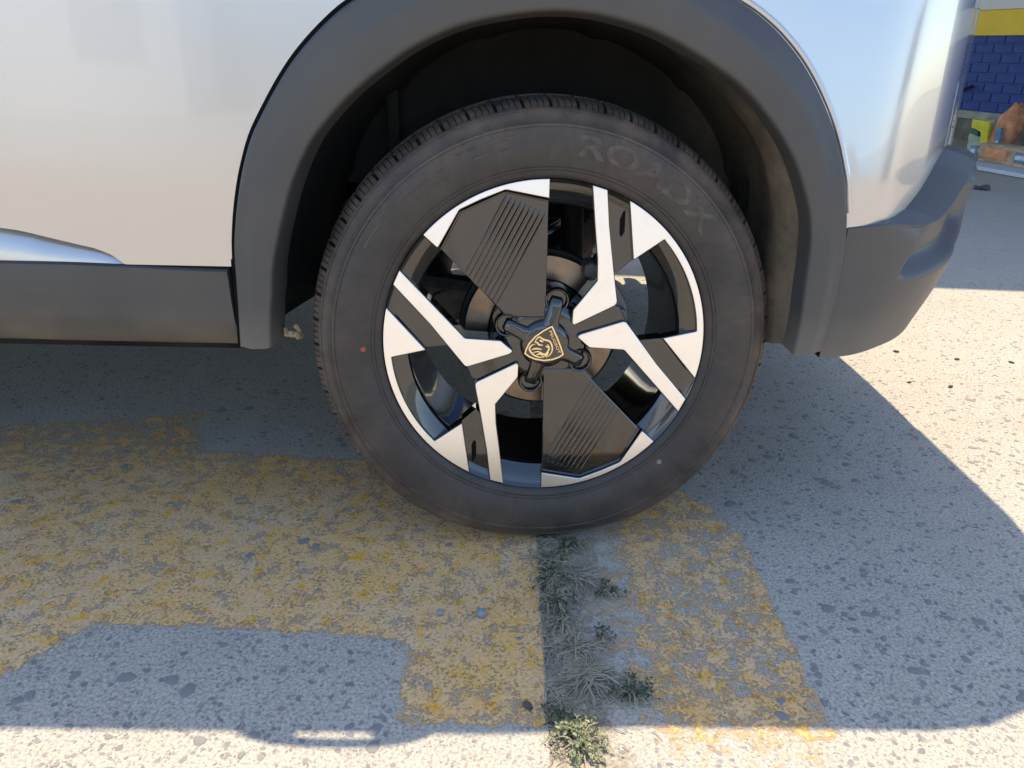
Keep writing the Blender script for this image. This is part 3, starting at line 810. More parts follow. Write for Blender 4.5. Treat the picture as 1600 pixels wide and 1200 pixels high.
C = arc(RO, 90.4, ang((-178.5, 162)), 22)+[(-159.5, 144.5), (-157, 147.5), (-129, 196.5), (-126, 199), (-97, 212.8), (-64, 226), (-60, 226), (-1.6, 215.5)]
D = arc(RO, ang((114, 212)), ang((235, -55)), 40)+[(179.5, 9)]+[(228, 19.5), (230.5, 21)]+arc(231.3, 6.5, 42.5, 20)+[(169, 158.6), (166, 157.5), (125.6, 129)]
E_ = [(80.5, 227), (86, 177), (96, 115), (103, 107), (126, 127.5), (114, 212)]+arc(240.5, ang((113, 212)), ang((82, 226)), 3)
F_ = arc(240.5, ang((223.5, -91)), ang((235, -57)), 4)+[(180, 8), (146, 4.5), (140, 8), (172, -32)]
G_ = [(34, 30), (43, 31), (103, 61), (112, 56), (122, 34), (52, 14), (46, 8), (30, 10)]
PN = [(-1.5, 211), (-60.5, 222.5), (-66, 221.5), (-125.5, 194.5), (-128, 191.5), (-154.5, 141), (-76.5, 60), (-62, 44), (-39, 40), (0, 40)]
for half in (0, 1):
    T = (lambda P: mm(rot180(P))) if half else mm
    for P, nm in ((A, 'spoke_face'), (B, 'spoke_face'), (C, 'rim_face'), (D, 'rim_face')):
        mb = MB(); mb.prism(T(P), 0, .004); wp(mb, nm, M['alu'], bevel=.0007)
        mb = MB(); mb.prism(offset_poly(T(P), .0013), .0016, .042 if nm == 'spoke_face' else .024); wp(mb, 'spoke_body' if nm == 'spoke_face' else 'rim_segment', M['gloss'], bevel=.0012)
    mb = MB(); mb.prism(T(E_), .008, .036); wp(mb, 'spoke_web', M['gloss'], bevel=.0015)
    mb = MB(); mb.prism(T(F_), .008, .036); wp(mb, 'spoke_web', M['gloss'], bevel=.0015)
    mb = MB(); mb.prism(T(G_), .0065, .046); wp(mb, 'spoke_root', M['gloss'], bevel=.003)
    # small drain slot in the upper web
    mb = MB(); mb.prism(T([(106.5, 196), (110, 199), (110.5, 168), (106.5, 160), (103.5, 163), (102.5, 185)]), .0066, .0085); wp(mb, 'web_slot', M['gap'], bevel=.0008)
    # aero insert panel with its raised frame and ribs
    mb = MB(); mb.prism(T(PN), .0052, .030); wp(mb, 'aero_panel', M['gloss'], bevel=.002)
    fr = PN[:6]; mb = MB(); W3 = [(Vector((x, 0, z))) for x, z in T(fr)]
    mb.tube([(p.x, .0045, p.z) for p in W3], .0017, 6); wp(mb, 'panel_frame', M['gloss'], smooth=True)
    mb_list = 9
    for i in range(mb_list):
        t = i/(mb_list-1); a = Vector((lerp(-60, -4, t), lerp(219, 194, t))); b = Vector((lerp(-119, -73, t), lerp(108, 61, t)))
        dirv = (b-a).normalized(); nr = Vector((-dirv.y, dirv.x)); Q = []
        for s in range(13):
            u = s/12; c = a.lerp(b, u); hgt = lerp(3.0, .9, sstep(.3, .75, u)); wd = lerp(2.5, 1.6, sstep(.3, .75, u))
            hgt *= sstep(0, .06, u)*.9+.1
            row = []
            for o_, h_ in ((-wd, -.6), (-wd*.25, hgt), (wd*.25, hgt*.85), (wd*.7, -.6)):
                q = c+nr*o_; x, z = (q.x, q.y) if not half else (-q.x, -q.y); row.append((x/1000, .0052-h_/1000, z/1000))
            Q.append(row)
        mb = MB(); mb.add(*grid(Q)); wp(mb, 'panel_rib', M['gloss'])
# hub plate, lug sockets and the four-armed cap
mb = MB(); mb.lathe([(.0001, .006), (.050, .006), (.060, .0085), (.066, .016), (.068, .05)], 64); wp(mb, 'hub_plate', M['gloss'], smooth=True, sharp=50)
ARMS = [(17.0, 69), (-60, 29.5), (-20.5, -63), (57, -28.5)]
for x, z in ARMS:
    mb = MB(); mb.lathe([(.0001, .013), (.0135, .013), (.0145, .006), (.0155, .0042), (.0170, .0040), (.0185, .006), (.0195, .012), (.020, .04)], 32)
    o = wp(mb, 'lug_socket', M['gloss'], smooth=True, sharp=60); o.location = (x/1000*.96, 0, z/1000*.96)
def arm(x, z):
    d = Vector((x, z)).normalized(); n = Vector((-d.y, d.x)); L = Vector((x, z)).length-1
    return [(d*8+n*19), (d*26+n*15.5), (d*38+n*11.5), (d*L+n*9.8), (d*(L+3)+n*7.5), (d*(L+3)-n*7.5), (d*L-n*9.8), (d*38-n*11.5), (d*26-n*15.5), (d*8-n*19)]
for x, z in ARMS:
    Q = arm(x, z); V = []; n = len(Q)
    for lev, sc in ((.012, 1.0), (.0005, .97), (-.0030, .78), (-.0042, .55)):
        c = sum(Q, Vector((0, 0)))/n
        for p in Q:
            q = c+(p-c)*sc; V.append((q.x/1000, lev+.004*sstep(20, 62, q.length), q.y/1000))
    F = [(i*n+k_, i*n+(k_+1) % n, (i+1)*n+(k_+1) % n, (i+1)*n+k_) for i in range(3) for k_ in range(n)]+[tuple(3*n+k_ for k_ in range(n))]
    from_data('cap_arm', V, F, M['gloss'], wheel, None, smooth=True, sharp=60)
mb = MB(); mb.lathe([(.0001, -.0052), (.020, -.0050), (.028, -.0042), (.033, -.0026), (.0365, .001), (.038, .006)], 48); wp(mb, 'hub_cap', M['gloss'], smooth=True)
# emblem
def e5(u, v): return ((u-600)*.146-2, -(v-660)*.150-1)
SH = [e5(*p) for p in ((675, 445), (690, 470), (740, 575), (780, 670), (806, 745), (760, 778), (690, 803), (600, 814), (500, 796), (440, 770), (394, 735), (405, 690), (435, 625), (500, 550), (580, 490), (650, 452))]
mb = MB(); mb.prism(mm(SH), -.0078, -.003); wp(mb, 'emblem_shield', M['gloss'], bevel=.0008)
SI_ = offset_poly(SH, -2.3); nS = len(SH); V = [(x/1000, -.0079, z/1000) for x, z in SH]+[(x/1000, -.0088, z/1000) for x, z in offset_poly(SH, -.3)]+[(x/1000, -.0088, z/1000) for x, z in SI_]+[(x/1000, -.0076, z/1000) for x, z in SI_]
from_data('emblem_border', V, [(r_*nS+i, r_*nS+(i+1) % nS, (r_+1)*nS+(i+1) % nS, (r_+1)*nS+i) for r_ in range(3) for i in range(nS)], M['gold'], wheel, None)
LION = [[(500, 615), (520, 580), (548, 560), (575, 578), (610, 592), (650, 604), (676, 645), (682, 700), (660, 745), (620, 772)],
        [(500, 615), (525, 618), (545, 640), (585, 645)], [(505, 633), (470, 645), (448, 680), (462, 715), (500, 750), (550, 770), (600, 768)],
        [(470, 690), (520, 680), (575, 690)], [(485, 722), (540, 712), (600, 740), (635, 715), (650, 670), (630, 635)], [(545, 590), (572, 605), (590, 600)], [(590, 762), (625, 748), (645, 715)], [(610, 655), (640, 665), (655, 690)], [(520, 745), (560, 735), (590, 755)]]
mb = MB()
for st in LION:
    P = [Vector((*[c/1000 for c in e5(*p)], 0)) for p in st]; P = spline(P, 4)
    nP = len(P); Lf = []; Rt = []
    for i in range(nP):
        tg = (P[min(i+1, nP-1)]-P[max(i-1, 0)]).normalized(); nn = Vector((-tg.y, tg.x, 0)); wv_ = .0004+.0008*math.sin(math.pi*i/(nP-1))
        Lf.append(P[i]+nn*wv_); Rt.append(P[i]-nn*wv_)
    lz = -.0087-.00004*LION.index(st)
    mb.add(*grid([[(q.x, lz+.0009, q.y) for q in Lf], [(q.x, lz, q.y) for q in Lf], [(q.x, lz, q.y) for q in Rt], [(q.x, lz+.0009, q.y) for q in Rt]]))
wp(mb, 'emblem_lion', M['gold'])
tv, tf = text_mesh('PEUGEOT', .0062)
c0 = Vector(e5(652, 497)); c1 = Vector(e5(758, 728)); dirx = (c1-c0).normalized(); diry = Vector((-dirx.y, dirx.x)); wid = max(v.x for v in tv)-min(v.x for v in tv); sc = (c1-c0).length/1000/wid
V = []; mid = (c0+c1)/2/1000
for v in tv:
    q = mid+dirx*(v.x*sc)+diry*(v.y*.9); V.append((q.x, -.0087, q.y))
from_data('emblem_lettering', V, tf, M['gold'], wheel, None)
# brake parts behind the rear-left wheel
mb = MB(); mb.lathe([(.084, .076), (.0845, .0745), (.120, .075), (.1215, .077), (.1215, .086), (.05, .087)], 72)
wp(mb, 'brake_disc', M['disc'], smooth=True, sharp=35)
mb = MB(); mb.lathe([(.04, .050), (.066, .051), (.076, .056), (.083, .0755)], 64); wp(mb, 'disc_hat', M['gloss'], smooth=True)
mb = MB(); mb.lathe([(.1220, .088), (.128, .090), (.130, .097), (.128, .110), (.05, .118)], 60); wp(mb, 'dust_shield', M['matt_black'], smooth=True)
mb = MB(); mb.prism(mm([(88, 92), (112, 84), (132, 50), (138, 22), (118, 4), (98, 16), (84, 40), (76, 70)]), .050, .108); mb.prism(mm([(60, 92), (84, 84), (98, 100), (80, 116), (62, 110)]), .05, .1)
wp(mb, 'brake_caliper', M['iron'], bevel=.005, segs=3)
mb = MB(); mb.tube([(.118, .046, .036), (.118, .034, .036)], [.012, .010], 10); mb.tube([(.132, .05, .012), (.132, .036, .012)], [.010, .008], 10); mb.lathe([(.0001, .07), (.05, .07), (.062, .085), (.062, .16), (.03, .2)], 32)
wp(mb, 'hub_carrier', M['iron'], smooth=True, sharp=40)
# the other three wheels share the meshes
def copy_wheel(Mx):
    r = wheel.copy(); COL.objects.link(r); r.matrix_basis = Mx
    for ch in list(wheel.children):
        c = ch.copy(); COL.objects.link(c); c.parent = r
    return r
copy_wheel(Matrix.Translation((-2.605, .004, .3475)) @ Matrix.Rotation(rad(25), 4, 'Y'))
copy_wheel(Matrix.Translation((0, 2*CARY, .3475)) @ Matrix.Rotation(math.pi, 4, 'Z') @ Matrix.Rotation(rad(70), 4, 'Y'))
copy_wheel(Matrix.Translation((-2.605, 2*CARY, .3475)) @ Matrix.Rotation(math.pi, 4, 'Z'))

# ------------------------------------------------------------------ shop building with blue brick wall (right background)
M['blue'] = simple('blue_painted_brick', (.008, .038, .20), .6, 0, .4, var=.25, vscale=9, bmp=.4, bscale=90, bdist=.002)
M['mortar'] = simple('blue_mortar', (.05, .10, .27), .8, 0, .3, var=.2, vscale=30)
M['plinth'] = simple('plinth_concrete', (.34, .33, .27), .9, 0, .2, var=.3, vscale=7, bmp=.5, bscale=60, bdist=.003)
M['plinth_dark'] = simple('plinth_face', (.15, .14, .12), .9, 0, .2, var=.4, vscale=6, bmp=.5, bscale=60, bdist=.003)
M['sign_white'] = simple('sign_white', (.6, .6, .6), .5, 0, .4, var=.06, vscale=3)
M['sign_yellow'] = simple('sign_yellow', (.72, .50, .012), .5, 0, .4, var=.08, vscale=4)
M['sign_print'] = simple('sign_print', (.42, .28, .01), .6)
M['roofing'] = simple('canopy_sheet', (.35, .36, .37), .5, .3, .4, var=.1)
wd = Vector((-.2542, .9671, 0)); wn = Vector((-.9671, -.2542, 0)); W0 = Vector((4.74, 6.45, 0))
def WMx(): return Matrix(((wd.x, -wn.x, 0, W0.x), (wd.y, -wn.y, 0, W0.y), (0, 0, 1, 0), (0, 0, 0, 1)))   # local: s along wall, t into wall, z
shop = empty('shop_building', W0); SI = Matrix.Translation(-W0)
tag(shop, 'shop wall of blue painted brick on a grey plinth behind the rear bumper', 'building')
WX = WMx()
mb = MB(); mb.box((-4.5, .010, .27), (7.0, .25, 1.02), WX); mb.box((-4.5, .006, 1.02), (7.0, .25, 3.4), WX); mb.build('wall', M['mortar'], shop, SI)
BH, BL, J = .0875, .222, .011
bme = bpy.data.meshes.new('brick')
b_ = MB(); b_.box((0, 0, 0), (BL-J, .05, BH-J)); bme.from_pydata(b_.V, [], b_.F); bme.materials.append(M['blue'])
bb = bmesh.new(); bb.from_mesh(bme); bmesh.ops.recalc_face_normals(bb, faces=bb.faces); bmesh.ops.bevel(bb, geom=list(bb.edges), offset=.004, segments=1, affect='EDGES'); bb.to_mesh(bme); bb.free()
for r_ in range(8):
    z = .285+r_*BH
    if z+BH > 1.0: break
    for c_ in range(18):
        s_ = -1.9+c_*BL+(BL/2 if r_ % 2 else 0)
        o = bpy.data.objects.new('brick', bme); link(o, shop); o.matrix_parent_inverse = SI
        o.matrix_basis = WX @ Matrix.Translation((s_, rng.uniform(-.001, .002), z))
mb = MB(); mb.box((-4.5, -.035, .205), (7, .2, .279), WX); mb.build('plinth_cap', M['plinth'], shop, SI, bevel=.006)
for i in range(13):
    mb = MB(); mb.box((-4.5+i*.88, -.015, -.02), (-4.5+i*.88+.868, .2, .2045), WX); mb.build('plinth_block', M['plinth_dark'], shop, SI, bevel=.006)
mb = MB(); mb.box((-1.2, -.022, 1.19), (4.5, .0, 2.1), WX); mb.build('sign_board', M['sign_white'], shop, SI, bevel=.004)
mb = MB(); mb.box((-.15, -.026, .965), (4.5, .0, 1.188), WX); mb.build('sign_band', M['sign_yellow'], shop, SI, bevel=.004)
mb = MB(); mb.box((-4.5, -.020, .975), (-.2, .0, 1.186), WX); mb.build('sign_band', M['sign_white'], shop, SI, bevel=.004)
# canopy that shades the shop front (its edge parallel to the car)
CX = Matrix.Translation((.45, 3.02, 0)) @ Matrix.Rotation(rad(-4), 4, 'Z')
mb = MB(); mb.box((-7, .03, 3.2), (8, 10, 3.32), CX); mb.build('canopy', M['roofing'], shop, SI, bevel=.01)
mb = MB(); mb.box((-7, 0, 3.18), (8, .029, 3.42), CX); mb.build('canopy_fascia', M['sign_white'], shop, SI)
for x in (-6.5, 7.6):
    mb = MB(); mb.tube([(x, 3.2, 0), (x, 3.2, 3.2)], .06, 12); mb.build('canopy_post', M['roofing'], shop, SI, smooth=True)

# goods in front of the wall
def bag(name, s, t, w_, d_, h_, mats, label, cat, seed, lean=0.0, flop=0.0, rot=0.0):
    rg = random.Random(seed); root = empty(name, WX @ Vector((s, t, 0))); root.rotation_euler = (0, 0, math.atan2(wd.y, wd.x)+rot)
    n, mz = 20, 14; V = []
    for i in range(mz+1):
        u = i/mz; z = h_*u
        sq = 1-.18*abs(u-.4)-.55*sstep(.72, 1.0, u)*(1 if h_ > d_*1.2 else .25)
        for k_ in range(n):
            a = 2*math.pi*k_/n; ca, sa = math.cos(a), math.sin(a)
            r = 1/((abs(ca)**7+abs(sa)**7)**(1/7)); j = 1+.06*math.sin(3*a+seed+5*u)+.03*rg.uniform(-1, 1)
            V.append((w_/2*r*ca*sq*j+flop*u*u, d_/2*r*sa*sq*j+lean*u*h_, z*(1+.05*math.sin(2*a+seed))))
    F = [(i*n+k_, i*n+(k_+1) % n, (i+1)*n+(k_+1) % n, (i+1)*n+k_) for i in range(mz) for k_ in range(n)]+[tuple(range(n)), tuple(mz*n+k_ for k_ in range(n))]
    body = from_data('sack', V, F, mats[0], root, None, smooth=True, sharp=60)
    tag(root, label, cat); return root
def bag_print(root, pts, m, y, name='printed_panel'):
    mb = MB(); mb.prism(pts, y, y+.03); return mb.build(name, m, root, None, bevel=.004)
M['orange'] = simple('orange_sack', (.55, .23, .10), .6, 0, .4, var=.5, vscale=9, bmp=.8, bscale=18, bdist=.03)
M['tan_sack'] = simple('tan_sack', (.52, .36, .22), .65, 0, .4, var=.35, vscale=12, bmp=.8, bscale=18, bdist=.03)
M['yellow'] = simple('yellow_sack', (.62, .55, .02), .5, 0, .4, var=.15, vscale=14, bmp=.5, bscale=20, bdist=.02)
M['greengrey'] = simple('sage_sack', (.34, .40, .30), .6, 0, .4, var=.2, vscale=14)
M['darkgreen'] = simple('dark_green_print', (.03, .11, .08), .6)
M['label_blue'] = simple('blue_label', (.10, .20, .30), .5, var=.5, vscale=30)
M['label_white'] = simple('pale_label', (.55, .58, .6), .5, var=.2, vscale=30)
M['panel_white'] = simple('white_panel', (.58, .58, .55), .5, 0, .4, var=.06, vscale=6)
M['board'] = simple('pale_board', (.52, .56, .6), .6, 0, .4, var=.12, vscale=6)
# frame local to a bag: x along the wall (towards the far end), -y towards the camera
b1 = bag('sack', -.40, -.62, .21, .14, .40, [M['orange']], 'crumpled orange brown sack standing against the blue wall', 'sack', 5, lean=-.25)
bag_print(b1, [(-.080, .04), (-.02, .04), (-.010, .20), (-.06, .22)], M['label_blue'], .052)
bag_print(b1, [(-.072, .06), (-.036, .06), (-.03, .11), (-.064, .115)], M['label_white'], .056)
b2 = bag('sack', -.20, -.60, .27, .13, .26, [M['greengrey']], 'yellow and sage green sack beside the crumpled orange sack', 'sack', 9, lean=-.2)
bag_print(b2, [(-.14, .0), (-.06, .0), (-.03, .16), (.09, .19), (.10, .262), (-.09, .255)], M['yellow'], .045, 'yellow_stripe')
bag_print(b2, [(-.01, .12), (.085, .14), (.085, .18), (.01, .165)], M['darkgreen'], .045)
b3 = bag('sack', -1.22, -1.30, .62, .34, .12, [M['tan_sack']], 'flat tan sack with blue ends lying on a pale board', 'sack', 14)
bag_print(b3, [(-.10, .03), (.13, .03), (.11, .105), (-.08, .105)], M['orange'], .150)
bag_print(b3, [(.18, .03), (.27, .03), (.26, .10), (.19, .105)], M['label_blue'], .148)
bag_print(b3, [(.20, .045), (.255, .045), (.25, .08), (.205, .08)], M['label_white'], .152)
bag_print(b3, [(-.29, .03), (-.16, .03), (-.16, .10), (-.28, .09)], M['label_blue'], .148)
bag_print(b3, [(-.27, .05), (-.17, .05), (-.17, .08), (-.27, .08)], M['label_white'], .152)
b3.location.z = .034
# leaning white slotted panel
pr = empty('slotted_panel', WX @ Vector((-1.16, -.68, 0))); pr.rotation_euler = (0, 0, math.atan2(wd.y, wd.x))
tag(pr, 'white slotted metal panel leaning at the right edge beside the orange sack', 'panel')
Tl = Matrix.Rotation(rad(14), 4, 'X')
mb = MB(); mb.add([Tl @ Vector(p) for p in [(x, y, z) for y in (0, .02) for x, z in ((-.55, 0), (.45, 0), (.22, .62), (-.55, .62))]], [(0, 1, 2, 3), (4, 7, 6, 5), (0, 4, 5, 1), (1, 5, 6, 2), (2, 6, 7, 3), (3, 7, 4, 0)]); mb.build('sheet', M['panel_white'], pr, None, bevel=.004)
for i in range(6):
    mb = MB(); xx = .30-.0185*i; mb.box((xx-.05, .019, .23+i*.05), (xx, .023, .246+i*.05), Tl); mb.build('slot', M['gap'], pr, None)
bd = MB(); bd.box((-2.3, -1.72, .004), (-.90, -1.08, .032), WX)
o = bd.build('board', M['board'], bevel=.004); tag(o, 'pale blue grey board lying flat on the pavement under a tan sack', 'board')
# broom handle leaning against the wall
br = empty('broom', WX @ Vector((.55, -.1, 0))); br.rotation_euler = (0, 0, math.atan2(wd.y, wd.x))
tag(br, 'dark broom leaning diagonally against the blue brick wall', 'broom')
mb = MB(); mb.tube([(1.05, -.02, .17), (.10, -.07, .51)], .014, 8); mb.build('handle', M['matt_black'], br, None, smooth=True)
mb = MB(); mb.box((1.0, -.06, .005), (1.32, .02, .2)); mb.build('head', M['matt_black'], br, None, bevel=.02)

# ------------------------------------------------------------------ the far side of the lot, behind the camera (mirrored in the paint), plus an added wall
M['render_grey'] = simple('grey_render', (.36, .37, .38), .85, 0, .3, var=.15, vscale=1.5)
M['white_render'] = simple('white_render', (.8, .81, .8), .8, 0, .3, var=.04, vscale=2)
M['van_white'] = simple('van_white', (.72, .72, .70), .35, 0, .5, .6)
pw = MB(); pw.box((-60, -18.2, 0), (60, -18, 2.6))  # added wall, blocks the bright horizon from the paint reflections
o = pw.build('horizon_blocker_wall', M['render_grey']); tag(o, 'added unseen grey wall dimming the horizon mirrored in the silver paintwork', 'wall')
bl = empty('white_building', (-8.3, -13, 0)); tag(bl, 'white building mirrored as a pale block in the upper left door panel', 'building')
BI = Matrix.Translation((8.3, 13, 0)); BR = Matrix.Translation((-8.3, -13, 0)) @ Matrix.Rotation(rad(-12), 4, 'Z')
mb = MB(); mb.box((-2.6, -4, 0), (2.6, 0, 4.6), BR); mb.build('wall', M['white_render'], bl, BI)
mb = MB(); mb.box((-2.9, -4.3, 4.6), (2.9, .3, 4.75), BR); mb.build('roof', M['render_grey'], bl, BI, bevel=.02)
mb = MB(); mb.box((.9, -.02, .9), (2.0, .03, 2.0), BR); mb.build('window', M['render_grey'], bl, BI)
mb = MB(); mb.box((-1.6, -.02, 0), (-.6, .03, 2.1), BR); mb.build('door', M['render_grey'], bl, BI)
vn = empty('white_van', (7.2, -1.3, 0)); tag(vn, 'white van mirrored in the rear corner of the silver car', 'van')
VI = Matrix.Translation((-7.2, 1.3, 0)); VT = Matrix.Translation((7.2, -1.3, 0))
prof = [(0, .35), (0, .95), (.25, 1.08), (.75, 1.85), (1.0, 1.98), (4.4, 2.0), (4.6, 1.8), (4.6, .35)]
mb = MB(); mb.prism(prof, -.9, .9, VT); mb.build('body', M['van_white'], vn, VI, bevel=.08, segs=3)
mb = MB(); mb.add([VT @ Vector(p) for p in ((.27, -.75, 1.16), (.27, .75, 1.16), (.70, .68, 1.80), (.70, -.68, 1.80))], [(0, 1, 2, 3)]); mb.add([VT @ Vector(p) for p in ((.265, -.75, 1.16), (.265, .75, 1.16), (.69, .68, 1.81), (.69, -.68, 1.81))], [(0, 1, 2, 3)])
mb.build('windscreen', M['glass'], vn, VI)
for yy in (-.91, .89):
    mb = MB(); mb.prism([(.95, 1.2), (2.0, 1.2), (2.0, 1.75), (1.2, 1.75)], yy, yy+.02, VT); mb.build('side_window', M['glass'], vn, VI)
for xx in (.85, 3.7):
    for yy in (-.93, .71):
        mb = MB(); mb.lathe([(.1, 0), (.2, -.01), (.33, .02), (.35, .06), (.35, .16), (.33, .2), (.2, .22)], 32); o = mb.build('wheel', M['matt_black'], vn, VI, smooth=True); o.matrix_basis = VT @ Matrix.Translation((xx, yy, .35))
mb = MB(); mb.box((-.06, -.85, .35), (.1, .85, .6), VT); mb.build('bumper', M['matt_black'], vn, VI, bevel=.03)

# ------------------------------------------------------------------ pebbles and litter
M['pebble'] = simple('pebble', (.27, .29, .31), .8, 0, .3, var=.3, vscale=120, bmp=.4, bscale=200)
M['chip'] = simple('dark_chip', (.10, .09, .085), .9, 0, .2, var=.4, vscale=90)
def pebble(x, y, r, m, label, seed, sq=(1, .85, .7), group=None):
    rg = random.Random(seed); mb = MB(); mb.ball((0, 0, r*sq[2]*.75), r, 10, 7, sq, .10, rg)
    o = mb.build('pebble' if m is M['pebble'] else 'stone_chip', m, smooth=True, sharp=80); o.location = (x, y, .0005); o.rotation_euler = (0, 0, rg.uniform(0, 6)); tag(o, label, 'stone', group); return o
pebble(-.084, -.198, .0085, M['pebble'], 'round blue grey pebble on the worn yellow paint left of the joint', 1)
pebble(-.144, -.197, .006, M['pebble'], 'smaller pebble left of the round blue grey pebble', 2)
pebble(-.021, -.365, .007, M['chip'], 'dark stone chip beside the joint near the shadow edge', 4, (1.2, .7, .5))
for i, (x, y, r, lb) in enumerate(((1.035, .913, .011, 'dark chip on sunlit concrete nearest the bumper'), (1.179, .863, .010, 'middle chip of the upper three on sunlit concrete'), (1.319, .847, .010, 'rightmost chip on the sunlit concrete'),
        (.967, .695, .008, 'dark chip on the seam of sunlit concrete'), (1.06, .672, .011, 'long dark chip right on the seam of sunlit concrete'))):
    pebble(x, y, r*.62, M['chip'], lb, 20+i, (1.3, .7, .4), 'stone chips on the sunlit concrete')
# clump of rubbish by the bumper
mb = MB(); rg = random.Random(8)
for i in range(9): mb.ball((rg.uniform(-.06, .06), rg.uniform(-.03, .03), .012), rg.uniform(.012, .024), 7, 5, (1.2, 1, .7), .25, rg)
o = mb.build('rubble', M['chip']); o.location = (2.95, 3.84, 0); tag(o, 'small dark heap of rubble on the shaded pavement beyond the bumper', 'rubble')

# ------------------------------------------------------------------ weeds in the pavement joint
M['stem_dry'] = simple('dry_stem', (.34, .29, .20), .9, 0, .2, var=.35, vscale=40)
def leafmat(name, a, b):
    m, n, l, bs = mat(name); setp(bs, rough=.6, spec=.3); v = coords(n, l); f = noise(n, l, v, 70, 3)
    l.new(ramp(n, l, f, [(.35, a), (.65, b)]), bs.inputs['Base Color'])
    tr = n.new('ShaderNodeBsdfTranslucent'); l.new(ramp(n, l, f, [(.35, a), (.65, b)]), tr.inputs[0])
    mx = n.new('ShaderNodeMixShader'); mx.inputs[0].default_value = .25
    l.new(bs.outputs[0], mx.inputs[1]); l.new(tr.outputs[0], mx.inputs[2]); l.new(mx.outputs[0], n['Material Output'].inputs[0]); return m
M['leaf_dark'] = leafmat('leaf_dark', (.05, .075, .045), (.12, .15, .085))
M['leaf_olive'] = leafmat('leaf_olive', (.08, .095, .05), (.18, .18, .10))
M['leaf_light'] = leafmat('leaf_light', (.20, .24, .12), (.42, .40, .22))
def weed(x, y, label, seed, nst, L, nleaf, lm, leaf=.005, dirs=(0, 6.28), h=.014, dry=.4):
    rg = random.Random(seed); root = empty('weed', (x, y, 0)); tag(root, label, 'weed', 'weeds in the pavement joint')
    st = MB(); lf = MB()
    def leaf_at(p, a, s, el):
        d = Vector((math.cos(a)*math.cos(el), math.sin(a)*math.cos(el), math.sin(el))); sd_ = Vector((-math.sin(a), math.cos(a), rg.uniform(-.4, .4))).normalized(); nn = d.cross(sd_)
        w_ = s*rg.uniform(.25, .42)
        lf.add([p, p+d*s*.35+sd_*w_, p+d*s*.75+sd_*w_*.8+nn*s*.08, p+d*s, p+d*s*.75-sd_*w_*.8+nn*s*.08, p+d*s*.35-sd_*w_, p+d*s*.5-nn*s*.08], [(0, 1, 6), (1, 2, 6), (2, 3, 6), (3, 4, 6), (4, 5, 6), (5, 0, 6)])
    for i in range(nst):
        a = rg.uniform(*dirs); ln = L*rg.uniform(.45, 1.1); P = []; hh = h*rg.uniform(.3, 1.2); aa = a
        p = Vector((rg.uniform(-.006, .006), rg.uniform(-.008, .008), .001)); stp = 7
        for k_ in range(stp+1):
            u = k_/stp; P.append(Vector((p.x, p.y, .0015+hh*math.sin(math.pi*min(1, u*.9+.05))))); aa += rg.uniform(-.5, .5)
            p = p+Vector((math.cos(aa), math.sin(aa), 0))*ln/stp
        st.tube(P, [.0011*(1-.75*k_/stp)*rg.uniform(.7, 1.2)+.0002 for k_ in range(stp+1)], 5)
        bare = rg.random() < dry
        for q in range(0 if bare else nleaf):
            k_ = rg.randint(2, stp); b = P[k_]+Vector((rg.uniform(-.004, .004), rg.uniform(-.004, .004), rg.uniform(0, .004)))
            leaf_at(b, rg.uniform(0, 6.28), leaf*rg.uniform(.5, 1.3), rg.uniform(-.1, 1.0))
    st.build('stems', M['stem_dry'], root)
    if lf.V: lf.build('leaves', lm, root)
    return root
weed(.046, -.036, 'dark green weed closest to the tyre', 1, 24, .032, 12, M['leaf_dark'], .0048, h=.012, dry=.3)
weed(.024, -.078, 'dry tangled weed just below the tyre', 2, 34, .036, 5, M['leaf_olive'], .0045, h=.011, dry=.55)
weed(.020, -.118, 'dense olive weed in the joint above the trailing runner', 3, 40, .036, 9, M['leaf_dark'], .0046, h=.013, dry=.4)
weed(.050, -.105, 'weed runner of thin dry stems trailing right over the dirt', 4, 18, .075, 6, M['leaf_olive'], .0045, dirs=(-.75, -.2), h=.008, dry=.45)
weed(.108, -.143, 'small grey green weed tuft at the end of the runner', 5, 18, .022, 10, M['leaf_dark'], .0045, h=.010, dry=.3)
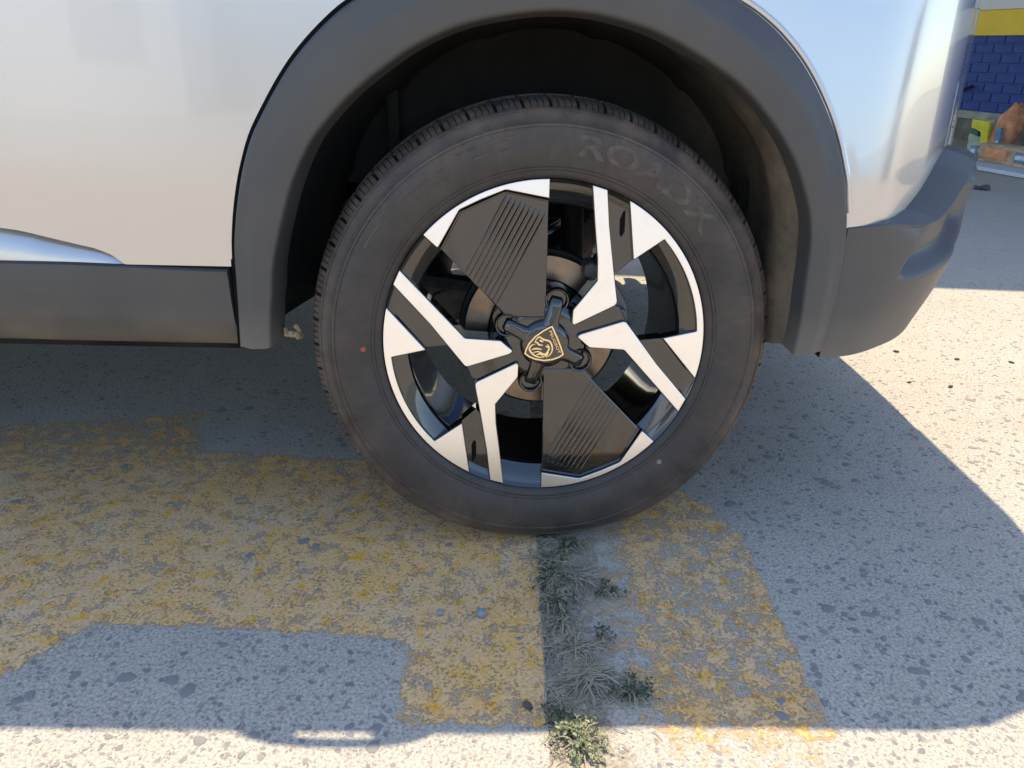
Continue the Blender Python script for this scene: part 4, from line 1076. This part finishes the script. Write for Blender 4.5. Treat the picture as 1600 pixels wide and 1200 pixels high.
weed(.026, -.170, 'bushy dark weed in the middle of the joint', 6, 38, .036, 10, M['leaf_dark'], .0046, h=.013, dry=.4)
weed(.030, -.215, 'thin wiry weed below the bushy dark weed', 13, 26, .034, 4, M['leaf_olive'], .004, h=.010, dry=.6)
weed(.044, -.262, 'sparse dry twiggy weed beside the tiny sprout', 7, 24, .048, 4, M['leaf_olive'], .004, h=.008, dry=.6)
weed(.088, -.235, 'tiny green sprout alone on the dirt', 8, 10, .014, 9, M['leaf_dark'], .0045, h=.007, dry=.2)
weed(.056, -.312, 'bare spreading twigs of a dried weed', 9, 30, .075, 2, M['leaf_olive'], .004, dirs=(-2.6, .5), h=.009, dry=.8)
weed(.112, -.345, 'dark green weed right of the bare twigs', 10, 28, .032, 10, M['leaf_dark'], .0048, h=.012, dry=.3)
weed(.020, -.375, 'dull green weed hugging the slab edge in shade', 11, 18, .026, 9, M['leaf_dark'], .0046, h=.009, dry=.35)
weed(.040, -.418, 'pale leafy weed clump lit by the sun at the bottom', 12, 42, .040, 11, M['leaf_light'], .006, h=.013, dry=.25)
# dry twigs and leaf litter lying along the joint
rg = random.Random(77); mb = MB()
for i in range(520):
    x = .002+abs(rg.gauss(.0, .040)); y = rg.uniform(-.44, .0)
    if rg.random() < .35: x = .06+rg.gauss(0, .03); y = -.32+rg.gauss(0, .045)
    if x > .15 or x < .002: continue
    a = rg.uniform(0, 6.28); ln = rg.uniform(.004, .020); P = []; aa = a
    p = Vector((x, y, .0022))
    for k_ in range(4):
        P.append(p.copy()); aa += rg.uniform(-.5, .5); p = p+Vector((math.cos(aa), math.sin(aa), rg.uniform(-.05, .15)))*ln/3
    mb.tube(P, rg.uniform(.00035, .0008), 4)
for i in range(420):
    x = .004+abs(rg.gauss(0, .035)); y = rg.uniform(-.44, .0)
    if x > .14: continue
    mb.ball((x, y, .002), rg.uniform(.0008, .0022), 5, 4, (1, 1, .6), .3, rg)
o = mb.build('plant_litter', M['stem_dry']); tag(o, 'dry twigs and crumbs littering the pavement joint', 'litter', kind='stuff')
